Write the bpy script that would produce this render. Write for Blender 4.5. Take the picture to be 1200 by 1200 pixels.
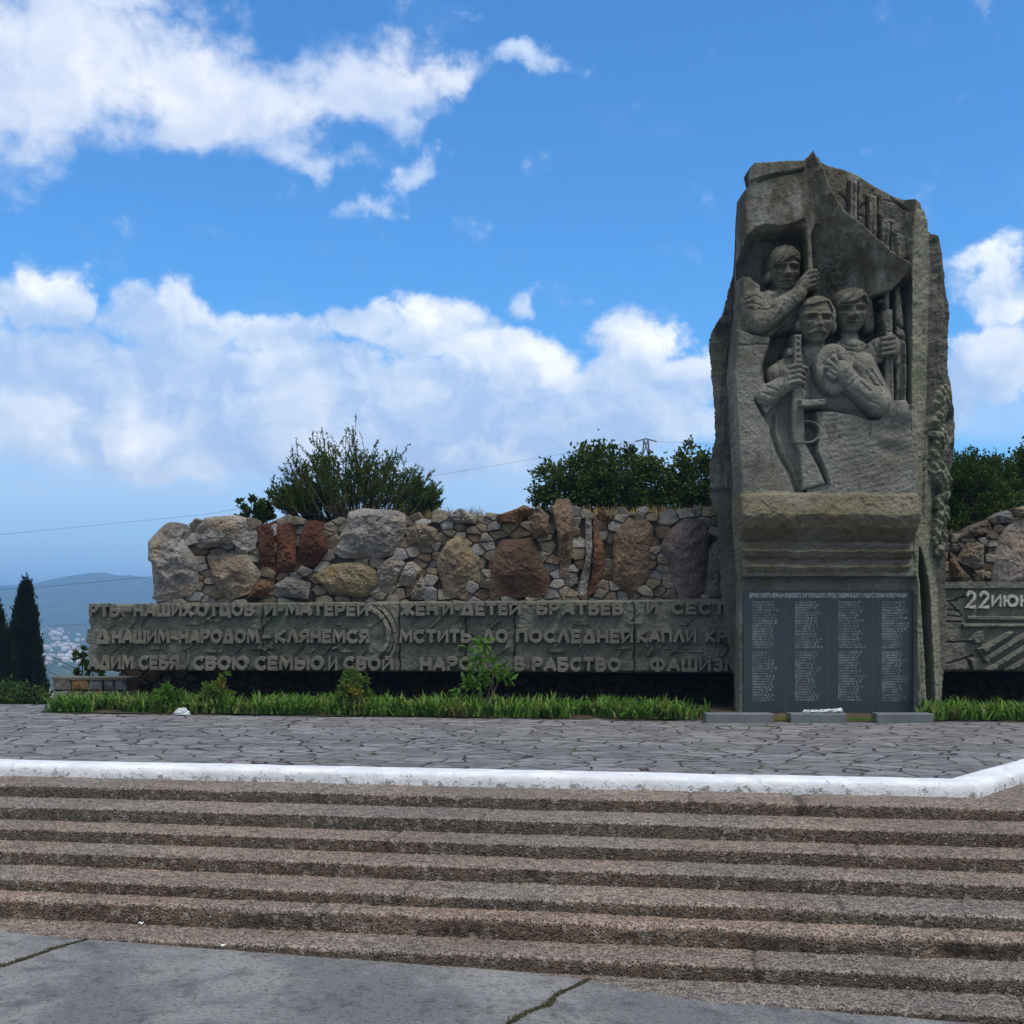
import bpy, math, random
import numpy as np
from mathutils import Vector, Matrix

# ------------------------------------------------------------------ scene, camera, light
SC = bpy.context.scene
for o in list(bpy.data.objects):
    bpy.data.objects.remove(o)
F, PX0, PY0, EYE = 1400.0, 600.0, 730.0, 1.65      # focal length and horizon of the photograph in its own pixels
cam_d = bpy.data.cameras.new("camera")
cam = bpy.data.objects.new("camera", cam_d)
SC.collection.objects.link(cam)
cam.location = (0, 0, EYE)
cam.rotation_euler = (math.radians(90), 0, 0)
cam_d.sensor_width = 36
cam_d.lens = F / 1200 * 36
cam_d.shift_y = (PY0 - 600) / 1200
cam_d.clip_start = 0.1
cam_d.clip_end = 30000
SC.camera = cam

SUN_EL, SUN_AZ = math.radians(66), math.radians(142)  # azimuth measured from +Y towards +X: high, behind the viewer to the right
sun_d = bpy.data.lights.new("sun", 'SUN')
sun_d.energy = 2.5
sun_d.angle = math.radians(22)
sun_d.color = (1.0, 0.95, 0.88)
sun = bpy.data.objects.new("sun", sun_d)
SC.collection.objects.link(sun)
sd = Vector((math.sin(SUN_AZ) * math.cos(SUN_EL), math.cos(SUN_AZ) * math.cos(SUN_EL), math.sin(SUN_EL)))
sun.rotation_euler = (-sd).to_track_quat('-Z', 'Y').to_euler()

SC.view_settings.view_transform = 'Standard'
SC.view_settings.look = 'None'
SC.view_settings.exposure = 0.25
SC.view_settings.gamma = 1.0
SC.view_settings.use_curve_mapping = False
SC.cycles.use_denoising = True
SC.cycles.max_bounces = 6
SC.cycles.volume_bounces = 1
SC.cycles.sample_clamp_indirect = 2.5
SKY_STRENGTH = 0.128
SKY_TINT = (0.50, 1.02, 1.33)         # colour balance of the camera: deep polarised blue

class NT:
    """small helper to write node trees"""
    def __init__(s, tree):
        s.t = tree; s.n = tree.nodes; s.l = tree.links
    def node(s, typ, **kw):
        n = s.n.new(typ)
        for k, v in kw.items():
            setattr(n, k, v)
        return n
    def put(s, sock, v):
        if isinstance(v, bpy.types.NodeSocket): s.l.new(v, sock)
        elif v is not None: sock.default_value = v
    def math(s, op, a, b=None, c=None, clamp=False):
        n = s.node('ShaderNodeMath', operation=op, use_clamp=clamp)
        s.put(n.inputs[0], a)
        if b is not None: s.put(n.inputs[1], b)
        if c is not None: s.put(n.inputs[2], c)
        return n.outputs[0]
    def rng(s, v, a, b, c=0.0, d=1.0, smooth=True):
        n = s.node('ShaderNodeMapRange', interpolation_type='SMOOTHSTEP' if smooth else 'LINEAR', clamp=True)
        s.put(n.inputs['Value'], v); n.inputs['From Min'].default_value = a; n.inputs['From Max'].default_value = b
        n.inputs['To Min'].default_value = c; n.inputs['To Max'].default_value = d
        return n.outputs['Result']
    def noise(s, vec, scale, detail=4, rough=0.55, dist=0.0):
        n = s.node('ShaderNodeTexNoise'); s.put(n.inputs['Vector'], vec)
        n.inputs['Scale'].default_value = scale; n.inputs['Detail'].default_value = detail
        n.inputs['Roughness'].default_value = rough; n.inputs['Distortion'].default_value = dist
        return n.outputs['Fac']
    def vor(s, vec, scale, feature='F1', out='Distance', rnd=1.0):
        n = s.node('ShaderNodeTexVoronoi', feature=feature); s.put(n.inputs['Vector'], vec)
        n.inputs['Scale'].default_value = scale; n.inputs['Randomness'].default_value = rnd
        return n.outputs[out]
    def mix(s, fac, a, b, mode='MIX'):
        n = s.node('ShaderNodeMix', data_type='RGBA', blend_type=mode)
        s.put(n.inputs[0], fac)
        for sock, v in ((n.inputs[6], a), (n.inputs[7], b)):
            if isinstance(v, (tuple, list)): v = (v[0], v[1], v[2], 1)
            s.put(sock, v)
        return n.outputs[2]
    def mapping(s, vec, scale=(1, 1, 1), loc=(0, 0, 0), rot=(0, 0, 0)):
        n = s.node('ShaderNodeMapping'); s.put(n.inputs['Vector'], vec)
        n.inputs['Scale'].default_value = scale; n.inputs['Location'].default_value = loc; n.inputs['Rotation'].default_value = rot
        return n.outputs[0]
    def bump(s, h, strength=0.5, dist=0.02, normal=None):
        n = s.node('ShaderNodeBump'); s.put(n.inputs['Height'], h)
        n.inputs['Strength'].default_value = strength; n.inputs['Distance'].default_value = dist
        if normal is not None: s.put(n.inputs['Normal'], normal)
        return n.outputs[0]

# ---- world: Nishita sky with broken cumulus (functions of azimuth and elevation only)
W = bpy.data.worlds.new("World"); SC.world = W; W.use_nodes = True
w = NT(W.node_tree); w.n.clear()
w_out = w.node('ShaderNodeOutputWorld'); w_bg = w.node('ShaderNodeBackground')
w.l.new(w_bg.outputs[0], w_out.inputs[0])
sky = w.node('ShaderNodeTexSky', sky_type='NISHITA')
sky.sun_disc = False; sky.sun_elevation = SUN_EL; sky.sun_rotation = SUN_AZ
sky.altitude = 200; sky.air_density = 1.0; sky.dust_density = 0.2; sky.ozone_density = 3.0
hs = w.node('ShaderNodeHueSaturation'); hs.inputs['Saturation'].default_value = 1.1; hs.inputs['Value'].default_value = 1.0
w.l.new(sky.outputs[0], hs.inputs['Color'])
tc = w.node('ShaderNodeTexCoord').outputs['Generated']
sx = w.node('ShaderNodeSeparateXYZ'); w.l.new(tc, sx.inputs[0])
az = w.math('ARCTAN2', sx.outputs[0], sx.outputs[1])
hor = w.math('SQRT', w.math('ADD', w.math('MULTIPLY', sx.outputs[0], sx.outputs[0]), w.math('MULTIPLY', sx.outputs[1], sx.outputs[1])))
el = w.math('ARCTAN2', sx.outputs[2], hor)
cb = w.node('ShaderNodeCombineXYZ'); w.l.new(az, cb.inputs[0]); w.l.new(el, cb.inputs[1])
ae = cb.outputs[0]
def sky_ae(px, py):
    x, z = (px - PX0) / F, (PY0 - py) / F
    return math.atan(x), math.atan2(z, math.hypot(1, x))
def blob(px, py, rx, ry, wgt, rot=0.0, soft=0.0):
    a, e = sky_ae(px, py)
    a1, _ = sky_ae(px + rx, py); _, e1 = sky_ae(px, py - ry)
    m = w.node('ShaderNodeMapping', vector_type='TEXTURE'); w.l.new(warp, m.inputs['Vector'])
    m.inputs['Location'].default_value = (a, e, 0)
    m.inputs['Rotation'].default_value = (0, 0, rot)
    m.inputs['Scale'].default_value = (a1 - a, e1 - e, 1)
    ln = w.node('ShaderNodeVectorMath', operation='LENGTH'); w.l.new(m.outputs[0], ln.inputs[0])
    return w.rng(ln.outputs['Value'], soft, 1.25, wgt, 0.0)
# warp the lookup so cloud outlines billow
nz = w.node('ShaderNodeTexNoise'); w.l.new(ae, nz.inputs['Vector']); nz.inputs['Scale'].default_value = 11; nz.inputs['Detail'].default_value = 6; nz.inputs['Roughness'].default_value = .6
vs = w.node('ShaderNodeVectorMath', operation='SUBTRACT'); w.l.new(nz.outputs['Color'], vs.inputs[0]); vs.inputs[1].default_value = (.5, .5, .5)
vm = w.node('ShaderNodeVectorMath', operation='MULTIPLY'); w.l.new(vs.outputs[0], vm.inputs[0]); vm.inputs[1].default_value = (.13, .075, 0)
va = w.node('ShaderNodeVectorMath', operation='ADD'); w.l.new(ae, va.inputs[0]); w.l.new(vm.outputs[0], va.inputs[1])
warp = va.outputs[0]
def acc(items, op='MAXIMUM'):
    r = items[0]
    for i in items[1:]: r = w.math(op, r, i)
    return r
high = acc([blob(40, 75, 250, 120, 1.0), blob(250, 110, 200, 90, 1.0, -0.08), blob(420, 95, 130, 72, .95), blob(525, 98, 65, 34, .8), blob(-150, 100, 250, 130, 1.0),
            blob(330, 170, 130, 40, .6), blob(120, 10, 200, 40, .8)])
puffs = acc([blob(620, 64, 80, 24, .82), blob(545, 22, 40, 10, .5), blob(490, 205, 60, 36, .92, .5), blob(452, 235, 46, 24, .8, .3),
             blob(790, 282, 28, 7, .5), blob(740, 297, 22, 8, .45), blob(372, 190, 60, 26, .6), blob(920, 20, 40, 9, .3)])
bank = acc([blob(55, 345, 80, 66, 1.0), blob(-60, 370, 120, 80, .95), blob(200, 375, 150, 50, .85), blob(330, 385, 120, 44, .80), blob(440, 375, 80, 40, .85), blob(515, 368, 80, 52, 1.0), blob(612, 350, 50, 40, .72),
            blob(590, 425, 120, 62, 1.05), blob(520, 390, 100, 60, 1.0), blob(740, 400, 85, 70, 1.1), blob(810, 440, 70, 55, 1.0), blob(300, 480, 540, 110, .9, 0, .4), blob(690, 480, 240, 70, .9, 0, .3),
            blob(160, 510, 140, 50, .9), blob(1165, 330, 85, 70, 1.0), blob(1150, 420, 95, 80, 1.0), blob(1110, 470, 90, 50, .8), blob(1290, 350, 120, 100, .95), blob(1500, 380, 220, 100, .9)])
veil = acc([blob(300, 570, 700, 110, .75, 0, .4), blob(40, 620, 420, 90, 1.0, 0, .3), blob(700, 560, 280, 80, .7, 0, .2), blob(1150, 480, 160, 60, .5, 0, .2)])
# other quarters of the sky: unseen cloud, thickened behind the viewer for neutral front light
gen = w.math('MULTIPLY', w.rng(w.math('ABSOLUTE', az), 0.62, 1.3), w.rng(w.noise(tc, 2.2, 3), .34, .54, 0, 1.0))
n_big = w.noise(w.mapping(ae, scale=(1, 1.25, 1)), 17, 9, .60)
n_fine = w.noise(ae, 70, 6, .65)
n_st = w.noise(w.mapping(ae, scale=(1, 1.8, 1)), 8, 6, .55)
def clouds(field, amp, lo, hi, fine=.18):
    d = w.math('ADD', field, w.math('ADD', w.math('MULTIPLY', w.math('SUBTRACT', n_big, .5), amp), w.math('MULTIPLY', w.math('SUBTRACT', n_fine, .5), fine)))
    return d, w.rng(d, lo, hi)
d_hi, a_hi = clouds(high, 1.6, .12, .80, .3)
d_pf, a_pf = clouds(puffs, 1.9, .24, 1.05, .6)
d_bk, a_bk = clouds(w.math('MAXIMUM', bank, gen), 1.0, .28, .66, .2)
a_vl = w.math('MULTIPLY', w.rng(w.math('ADD', veil, w.math('MULTIPLY', w.math('SUBTRACT', n_st, .5), .8)), .05, .75), .80)
# self-shading: compare the billow noise with the one a little higher up
up = w.mapping(warp, loc=(0.010, 0.018, 0))
n_lo = w.noise(warp, 13, 7, .58); n_up = w.noise(up, 13, 7, .58)
relief = w.math('SUBTRACT', n_lo, n_up)
bright = w.math('ADD', w.math('MULTIPLY', relief, 1.9), w.math('MULTIPLY', w.math('SUBTRACT', n_st, .5), 1.5))
spots = acc([blob(65, 325, 75, 46, .55), blob(515, 358, 85, 50, .62), blob(600, 415, 105, 45, .62), blob(745, 395, 85, 60, .62), blob(165, 508, 85, 26, .6), blob(40, 478, 50, 24, .5),
             blob(1160, 370, 90, 40, .45), blob(170, 100, 320, 110, .42), blob(480, 90, 120, 50, .45), blob(1160, 300, 70, 40, .45), blob(240, 350, 90, 26, .35)])
bfac = w.math('ADD', w.math('ADD', bright, spots), .16, clamp=True)
behind = w.rng(w.math('ABSOLUTE', az), .7, 1.2)  # unseen cloud behind the viewer whitened to take blue out of the light
c_cloud = w.mix(bfac, w.mix(behind, (0.45, 0.60, 0.84), (.62, .63, .62)), w.mix(behind, (1.14, 1.13, 1.10), (1.0, .99, .95)))
tintn = w.mix(1.0, hs.outputs[0], SKY_TINT, 'MULTIPLY')
skyc = w.mix(1.0, tintn, (SKY_STRENGTH,) * 3, 'MULTIPLY')
c1 = w.mix(a_vl, skyc, w.mix(n_st, (0.42, 0.66, 0.98), (0.70, 0.83, 0.98)))
c2 = w.mix(w.math('MULTIPLY', a_bk, .96), c1, c_cloud)
c3 = w.mix(w.math('MULTIPLY', a_pf, .85), c2, (0.66, 0.77, 0.93))
c4 = w.mix(w.math('MULTIPLY', a_hi, .95), c3, w.mix(bfac, (0.52, 0.63, 0.84), (0.92, 0.93, 0.96)))
w.l.new(c4, w_bg.inputs['Color']); w_bg.inputs['Strength'].default_value = 1.0
W.cycles.sampling_method = 'MANUAL'; W.cycles.sample_map_resolution = 512

# ------------------------------------------------------------------ helpers
rnd = random.Random(11)
rs = np.random.default_rng(7)
def ray(px, py, Y):
    return ((px - PX0) / F * Y, Y, EYE + (PY0 - py) / F * Y)
def on_z(px, py, z):
    Y = (EYE - z) * F / (py - PY0)
    return ((px - PX0) / F * Y, Y, z)

def _h(i, j, k, s):
    n = (i.astype(np.int64) * 374761393 + j.astype(np.int64) * 668265263 + k.astype(np.int64) * 2147483647 + s * 1274126177) & 0xffffffff
    n = ((n ^ (n >> 13)) * 1274126177) & 0xffffffff
    n = n ^ (n >> 16)
    return (n & 0xffff) / 65535.0
def vn(x, y, z=None, seed=0):
    x = np.asarray(x, float); y = np.asarray(y, float)
    z = np.zeros_like(x) if z is None else np.asarray(z, float)
    i, j, k = np.floor(x), np.floor(y), np.floor(z)
    u, v, t = x - i, y - j, z - k
    u, v, t = u * u * (3 - 2 * u), v * v * (3 - 2 * v), t * t * (3 - 2 * t)
    r = 0
    for a in (0, 1):
        for b in (0, 1):
            for c in (0, 1):
                wt = (u if a else 1 - u) * (v if b else 1 - v) * (t if c else 1 - t)
                r = r + wt * _h(i + a, j + b, k + c, seed)
    return r * 2 - 1
def fbm(x, y, z=None, oct=4, seed=0, gain=.5):
    r, a, f, tot = 0, 1.0, 1.0, 0
    for o in range(oct):
        r = r + a * vn(np.asarray(x) * f, np.asarray(y) * f, None if z is None else np.asarray(z) * f, seed + o * 17)
        tot += a; a *= gain; f *= 2.03
    return r / tot
def sstep(a, b, x):
    t = np.clip((x - a) / (b - a), 0, 1)
    return t * t * (3 - 2 * t)

def tag(o, label=None, cat=None, group=None, kind=None):
    if label: o['label'] = label
    if cat: o['category'] = cat
    if group: o['group'] = group
    if kind: o['kind'] = kind
    return o
def empty(name, loc=(0, 0, 0)):
    o = bpy.data.objects.new(name, None); SC.collection.objects.link(o)
    o.location = loc; o.empty_display_size = .2
    return o
def mk(name, V, Fc, mat, parent=None, smooth=True, mats=None, midx=None, col=None, world=True):
    """link one mesh object; V are world coordinates, kept in place when parented to an unrotated empty"""
    V = np.asarray(V, float).reshape(-1, 3).copy()
    if parent is not None and world:
        V -= np.array(root_loc(parent))
    me = bpy.data.meshes.new(name)
    if isinstance(Fc, np.ndarray):
        n, k = Fc.shape
        me.vertices.add(len(V)); me.vertices.foreach_set('co', V.astype(np.float32).ravel())
        me.loops.add(n * k); me.loops.foreach_set('vertex_index', Fc.astype(np.int32).ravel())
        me.polygons.add(n); me.polygons.foreach_set('loop_start', np.arange(n, dtype=np.int32) * k)
        try: me.polygons.foreach_set('loop_total', np.full(n, k, dtype=np.int32))
        except Exception: pass
        me.update(calc_edges=True)
    else:
        me.from_pydata(V.tolist(), [], [list(f) for f in Fc])
    me.validate()
    for m in (mats or [mat]): me.materials.append(m)
    if midx is not None: me.polygons.foreach_set('material_index', np.asarray(midx, dtype=np.int32))
    me.polygons.foreach_set('use_smooth', np.full(len(me.polygons), bool(smooth)))
    if col is not None:
        at = me.color_attributes.new('tint', 'FLOAT_COLOR', 'POINT')
        c = np.ones((len(V), 4), np.float32); c[:, :3] = col
        at.data.foreach_set('color', c.ravel())
    me.update()
    o = bpy.data.objects.new(name, me); SC.collection.objects.link(o)
    if parent is not None: o.parent = parent
    return o
def root_loc(p):
    v = Vector((0, 0, 0))
    while p is not None:
        v = v + p.location; p = p.parent
    return v
class MB:
    def __init__(s): s.v = []; s.f = []; s.c = []
    def add(s, V, Fc, col=None):
        b = len(s.v); s.v.extend([tuple(p) for p in V]); s.f.extend([tuple(i + b for i in f) for f in Fc])
        if col is not None: s.c.extend([col] * len(V))
    def box(s, x0, x1, y0, y1, z0, z1, col=None):
        s.add([(x0, y0, z0), (x1, y0, z0), (x1, y1, z0), (x0, y1, z0), (x0, y0, z1), (x1, y0, z1), (x1, y1, z1), (x0, y1, z1)],
              [(0, 3, 2, 1), (4, 5, 6, 7), (0, 1, 5, 4), (1, 2, 6, 5), (2, 3, 7, 6), (3, 0, 4, 7)], col)
    def tube(s, pts, r, n=6):
        pts = [Vector(p) for p in pts]; rr = r if isinstance(r, (list, tuple)) else [r] * len(pts)
        V, Fc = [], []
        for i, p in enumerate(pts):
            d = (pts[min(i + 1, len(pts) - 1)] - pts[max(i - 1, 0)]).normalized()
            a = d.orthogonal().normalized(); b = d.cross(a)
            for k in range(n):
                t = 2 * math.pi * k / n
                V.append(p + (a * math.cos(t) + b * math.sin(t)) * rr[i])
        for i in range(len(pts) - 1):
            for k in range(n):
                Fc.append((i * n + k, i * n + (k + 1) % n, (i + 1) * n + (k + 1) % n, (i + 1) * n + k))
        Fc.append(tuple(range(n))[::-1]); Fc.append(tuple((len(pts) - 1) * n + k for k in range(n)))
        s.add(V, Fc)
    def build(s, name, mat, parent=None, smooth=False):
        return mk(name, s.v, s.f, mat, parent, smooth, col=(np.array(s.c) if s.c and len(s.c) == len(s.v) else None))
def grid_faces(nr, nc, flip=False):
    i, j = np.meshgrid(np.arange(nr - 1), np.arange(nc - 1), indexing='ij')
    a = i * nc + j
    f = np.stack([a, a + 1, a + nc + 1, a + nc], -1).reshape(-1, 4)
    return f[:, ::-1] if flip else f

# ------------------------------------------------------------------ materials
def material(name):
    m = bpy.data.materials.new(name); m.use_nodes = True
    n = NT(m.node_tree); bs = m.node_tree.nodes['Principled BSDF']
    return m, n, bs
def coord(n): return n.node('ShaderNodeTexCoord').outputs['Object']
def geo_pos(n): return n.node('ShaderNodeNewGeometry').outputs['Position']

def stone_mat(name, c1, c2, c3, moss=None, tint=False, fine=60, bump=.6, dist=.02, big=1.2, rough=.9, speck=.45, moss_amt=.5, crown=None):
    m, n, bs = material(name); p = geo_pos(n)
    a = n.noise(p, big, 5, .6); b = n.noise(p, fine * .25, 5, .65); c = n.noise(p, fine, 4, .7)
    col = n.mix(n.rng(a, .38, .64), c1, c2)
    col = n.mix(n.math('MULTIPLY', n.rng(b, .50, .72), .75), col, c3)
    if moss:
        g = n.noise(n.mapping(p, scale=(1, 1, .55)), big * 2.3, 6, .7)
        col = n.mix(n.math('MULTIPLY', n.rng(g, .5, .68), moss_amt), col, moss)
    if crown:
        zs = n.node('ShaderNodeSeparateXYZ'); n.put(zs.inputs[0], p)
        k = n.math('MULTIPLY', n.rng(zs.outputs[2], 5.2, 8.2, .15, 1), n.rng(n.noise(n.mapping(p, scale=(1, 1, .35)), 2.6, 6, .7), .36, .60))
        col = n.mix(n.math('MULTIPLY', k, .92), col, crown)
        dk = n.noise(n.mapping(p, scale=(1, 1, .22)), 3.4, 6, .72)
        col = n.mix(n.math('MULTIPLY', n.rng(dk, .54, .68), .55), col, (.055, .055, .045))
    if tint:
        at = n.node('ShaderNodeVertexColor', layer_name='tint')
        col = n.mix(1.0, col, at.outputs['Color'], 'MULTIPLY')
    sp = n.rng(c, .35, .7, 1 - speck, 1 + speck, False)
    sc = n.node('ShaderNodeVectorMath', operation='SCALE'); n.put(sc.inputs[0], col); n.put(sc.inputs['Scale'], sp)
    n.put(bs.inputs['Base Color'], sc.outputs[0]); bs.inputs['Roughness'].default_value = rough
    bs.inputs['Specular IOR Level'].default_value = .25
    h = n.math('ADD', n.math('MULTIPLY', b, 1.0), n.math('MULTIPLY', c, .5))
    n.put(bs.inputs['Normal'], n.bump(h, bump, dist))
    return m

M = {}
M['concrete'] = stone_mat('monument_concrete', (.15, .15, .125), (.245, .245, .215), (.095, .10, .08), (.10, .092, .05), fine=42, bump=.9, dist=.03, big=.8, moss_amt=.5, speck=.34, crown=(.082, .074, .046))
M['concrete_dark'] = stone_mat('shaded_concrete', (.085, .085, .07), (.14, .135, .115), (.06, .062, .05), (.06, .058, .035), fine=40, bump=.9, dist=.03, big=.9)  # darker copy of the concrete: shade of the left buttress put into colour
M['concrete_green'] = stone_mat('lichen_concrete', (.17, .175, .125), (.26, .26, .195), (.09, .095, .062), (.11, .13, .06), fine=45, bump=1.0, dist=.03, big=1.1, speck=.5)
M['corbel'] = stone_mat('stained_corbel_concrete', (.15, .135, .09), (.22, .205, .165), (.085, .065, .03), (.075, .055, .02), fine=40, bump=.7, dist=.02, big=.55, moss_amt=.8)
M['panel'] = stone_mat('panel_concrete', (.115, .122, .096), (.175, .172, .14), (.075, .08, .062), (.09, .125, .085), fine=45, bump=.8, dist=.025, big=.7, moss_amt=.6)
M['letters'] = stone_mat('letter_concrete', (.142, .14, .115), (.185, .178, .15), (.095, .095, .076), None, fine=50, bump=.7, dist=.01, big=1.0)
M['boulder'] = stone_mat('boulder_stone', (.72, .68, .62), (1.1, 1.06, 1.0), (.50, .44, .36), (.62, .50, .33), tint=True, fine=28, bump=.9, dist=.05, big=1.6, moss_amt=.55)
M['rubble'] = stone_mat('rubble_stone', (.75, .72, .67), (1.1, 1.08, 1.03), (.55, .5, .42), None, tint=True, fine=40, bump=.8, dist=.03, big=3.0)
M['mortar'] = stone_mat('dark_mortar', (.075, .062, .045), (.11, .09, .065), (.045, .038, .028), None, fine=40, bump=1.0, dist=.04)
M['soil'] = stone_mat('bare_soil', (.075, .058, .036), (.11, .088, .055), (.05, .04, .028), None, fine=30, bump=1.0, dist=.05)
M['slab'] = stone_mat('grey_granite', (.12, .135, .15), (.155, .17, .18), (.09, .10, .11), None, fine=120, bump=.2, dist=.004, rough=.6)

def steps_mat():
    m, n, bs = material('exposed_aggregate'); p = geo_pos(n)
    big = n.noise(p, .9, 5, .6); mid = n.noise(p, 7, 5, .65)
    v = n.node('ShaderNodeTexVoronoi'); n.put(v.inputs['Vector'], p); v.inputs['Scale'].default_value = 48
    r = n.node('ShaderNodeSeparateColor'); n.put(r.inputs[0], v.outputs['Color'])
    base = n.mix(n.rng(big, .35, .66), (.165, .142, .124), (.225, .192, .165))
    base = n.mix(n.math('MULTIPLY', n.rng(mid, .5, .72), .65), base, (.10, .088, .076))
    at = n.node('ShaderNodeVertexColor', layer_name='tint')
    base = n.mix(1.0, base, at.outputs['Color'], 'MULTIPLY')
    peb = n.mix(n.math('POWER', r.outputs[0], 1.4), (.025, .02, .016), (.40, .35, .30))
    peb = n.mix(n.rng(r.outputs[1], .965, .985), peb, (.75, .73, .68))
    v2 = n.node('ShaderNodeTexVoronoi'); n.put(v2.inputs['Vector'], p); v2.inputs['Scale'].default_value = 21
    r2 = n.node('ShaderNodeSeparateColor'); n.put(r2.inputs[0], v2.outputs['Color'])
    base = n.mix(n.rng(r2.outputs[0], .55, .95, 0, .55), base, (.05, .042, .036)); base = n.mix(n.rng(r2.outputs[1], .80, .98, 0, .6), base, (.38, .33, .29))
    col = n.mix(n.rng(v.outputs['Distance'], .6, .3, 0, .75), base, peb)
    n.put(bs.inputs['Base Color'], col); bs.inputs['Roughness'].default_value = .92; bs.inputs['Specular IOR Level'].default_value = .2
    h = n.math('ADD', n.math('MULTIPLY', n.rng(v.outputs['Distance'], .6, .1), 1.0), n.math('MULTIPLY', n.noise(p, 30, 5, .7), 1.0))
    n.put(bs.inputs['Normal'], n.bump(h, 1.0, .028))
    return m
M['steps'] = steps_mat()

def paving_mat():
    m, n, bs = material('crazy_paving'); p = geo_pos(n)
    wv = n.node('ShaderNodeTexNoise'); n.put(wv.inputs['Vector'], p); wv.inputs['Scale'].default_value = 2.2; wv.inputs['Detail'].default_value = 3
    off = n.node('ShaderNodeVectorMath', operation='SCALE'); n.put(off.inputs[0], wv.outputs['Color']); off.inputs['Scale'].default_value = .22
    ad = n.node('ShaderNodeVectorMath', operation='ADD'); n.put(ad.inputs[0], p); n.put(ad.inputs[1], off.outputs[0])
    q = n.mapping(ad.outputs[0], scale=(.85, 1.0, 1))
    e = n.vor(q, 2.7, 'DISTANCE_TO_EDGE', 'Distance')
    cid = n.vor(q, 2.7, 'F1', 'Color')
    r = n.node('ShaderNodeSeparateColor'); n.put(r.inputs[0], cid)
    base = n.mix(r.outputs[0], (.15, .147, .152), (.27, .264, .27))
    base = n.mix(n.math('MULTIPLY', n.rng(n.noise(p, 4.5, 7, .75), .46, .66), .75), base, (.085, .08, .085))
    base = n.mix(n.math('MULTIPLY', n.rng(n.noise(p, 24, 5, .7), .5, .75), .5), base, (.28, .27, .28))
    jw = n.math('ADD', n.math('MULTIPLY', n.noise(p, 3.1, 5, .7), .10), -.024)
    joint = n.rng(n.math('SUBTRACT', e, jw), -.006, .012, 1, 0)
    jc = n.mix(n.rng(n.noise(p, .9, 4), .50, .60), (.035, .03, .027), (.075, .085, .03))
    col = n.mix(joint, base, jc)
    n.put(bs.inputs['Base Color'], col); bs.inputs['Roughness'].default_value = .8; bs.inputs['Specular IOR Level'].default_value = .3
    h = n.math('ADD', n.math('MULTIPLY', joint, -1.0), n.math('ADD', n.math('MULTIPLY', r.outputs[1], .35), n.math('MULTIPLY', n.noise(p, 14, 6, .7), .9)))
    n.put(bs.inputs['Normal'], n.bump(h, 1.0, .045))
    return m
M['paving'] = paving_mat()

def landing_mat():
    m, n, bs = material('worn_asphalt'); p = geo_pos(n)
    st = n.mapping(p, scale=(1, .7, 1), rot=(0, 0, .5))
    a = n.noise(st, .8, 6, .68, .4); b = n.noise(p, 26, 5, .7); c = n.noise(p, 75, 4, .75); d = n.noise(st, 3.0, 6, .72)
    col = n.mix(n.rng(a, .40, .60), (.31, .305, .305), (.49, .48, .465))
    col = n.mix(n.math('MULTIPLY', n.rng(d, .50, .66), .55), col, (.115, .115, .122))
    col = n.mix(n.math('MULTIPLY', n.rng(b, .50, .64), .6), col, (.08, .08, .085))
    col = n.mix(n.math('MULTIPLY', n.rng(c, .56, .66), .55), col, (.36, .36, .37))
    col = n.mix(n.math('MULTIPLY', n.rng(c, .46, .36), .6), col, (.035, .036, .042))
    n.put(bs.inputs['Base Color'], col); bs.inputs['Roughness'].default_value = .9; bs.inputs['Specular IOR Level'].default_value = .15
    n.put(bs.inputs['Normal'], n.bump(n.math('ADD', b, n.math('ADD', n.math('MULTIPLY', d, 1.5), n.math('MULTIPLY', c, .9))), 1.0, .04))
    return m
M['landing'] = landing_mat()

def paint_mat():
    m, n, bs = material('whitewash'); p = geo_pos(n)
    a = n.noise(p, 9, 6, .75); b = n.noise(p, 55, 5, .7); c = n.noise(n.mapping(p, scale=(1, 1, 2.5)), 2.5, 5, .6)
    col = n.mix(n.rng(c, .42, .62), (.70, .72, .75), (.83, .85, .89))
    geo = n.node('ShaderNodeNewGeometry'); z = n.node('ShaderNodeSeparateXYZ'); n.put(z.inputs[0], geo.outputs['Position'])
    low = n.rng(z.outputs[2], -.02, -.13)
    thr = n.math('ADD', n.math('MULTIPLY', low, .07), n.math('ADD', n.math('MULTIPLY', a, .6), n.math('MULTIPLY', b, .4)))
    chip = n.rng(thr, .575, .62)
    col = n.mix(n.math('MULTIPLY', chip, .85), col, (.20, .18, .16))
    n.put(bs.inputs['Base Color'], col); bs.inputs['Roughness'].default_value = .75
    n.put(bs.inputs['Normal'], n.bump(n.math('ADD', a, n.math('MULTIPLY', b, .7)), .9, .022))
    return m
M['paint'] = paint_mat()

def plain(name, c, rough=.8, spec=.3, var=None, scale=20, bump=0):
    m, n, bs = material(name); p = geo_pos(n)
    if var:
        n.put(bs.inputs['Base Color'], n.mix(n.rng(n.noise(p, scale, 5, .65), .35, .65), c, var))
    else:
        bs.inputs['Base Color'].default_value = (*c, 1)
    if bump: n.put(bs.inputs['Normal'], n.bump(n.noise(p, scale * 3, 4), bump, .01))
    bs.inputs['Roughness'].default_value = rough; bs.inputs['Specular IOR Level'].default_value = spec
    return m
M['granite'] = plain('polished_dark_granite', (.027, .038, .046), .30, .40, (.046, .058, .068), 60)
M['seam'] = plain('grout_line', (.16, .17, .18), .7)
M['engrave'] = plain('engraved_letters', (.32, .34, .36), .8, .2, (.12, .13, .145), 7)
M['engrave_head'] = plain('painted_engraved_letters', (.55, .56, .57), .8, .2, (.34, .35, .37), 14)
M['white_letters'] = plain('chipped_white_letters', (.50, .49, .45), .85, .2, (.30, .29, .26), 16, .5)
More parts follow.
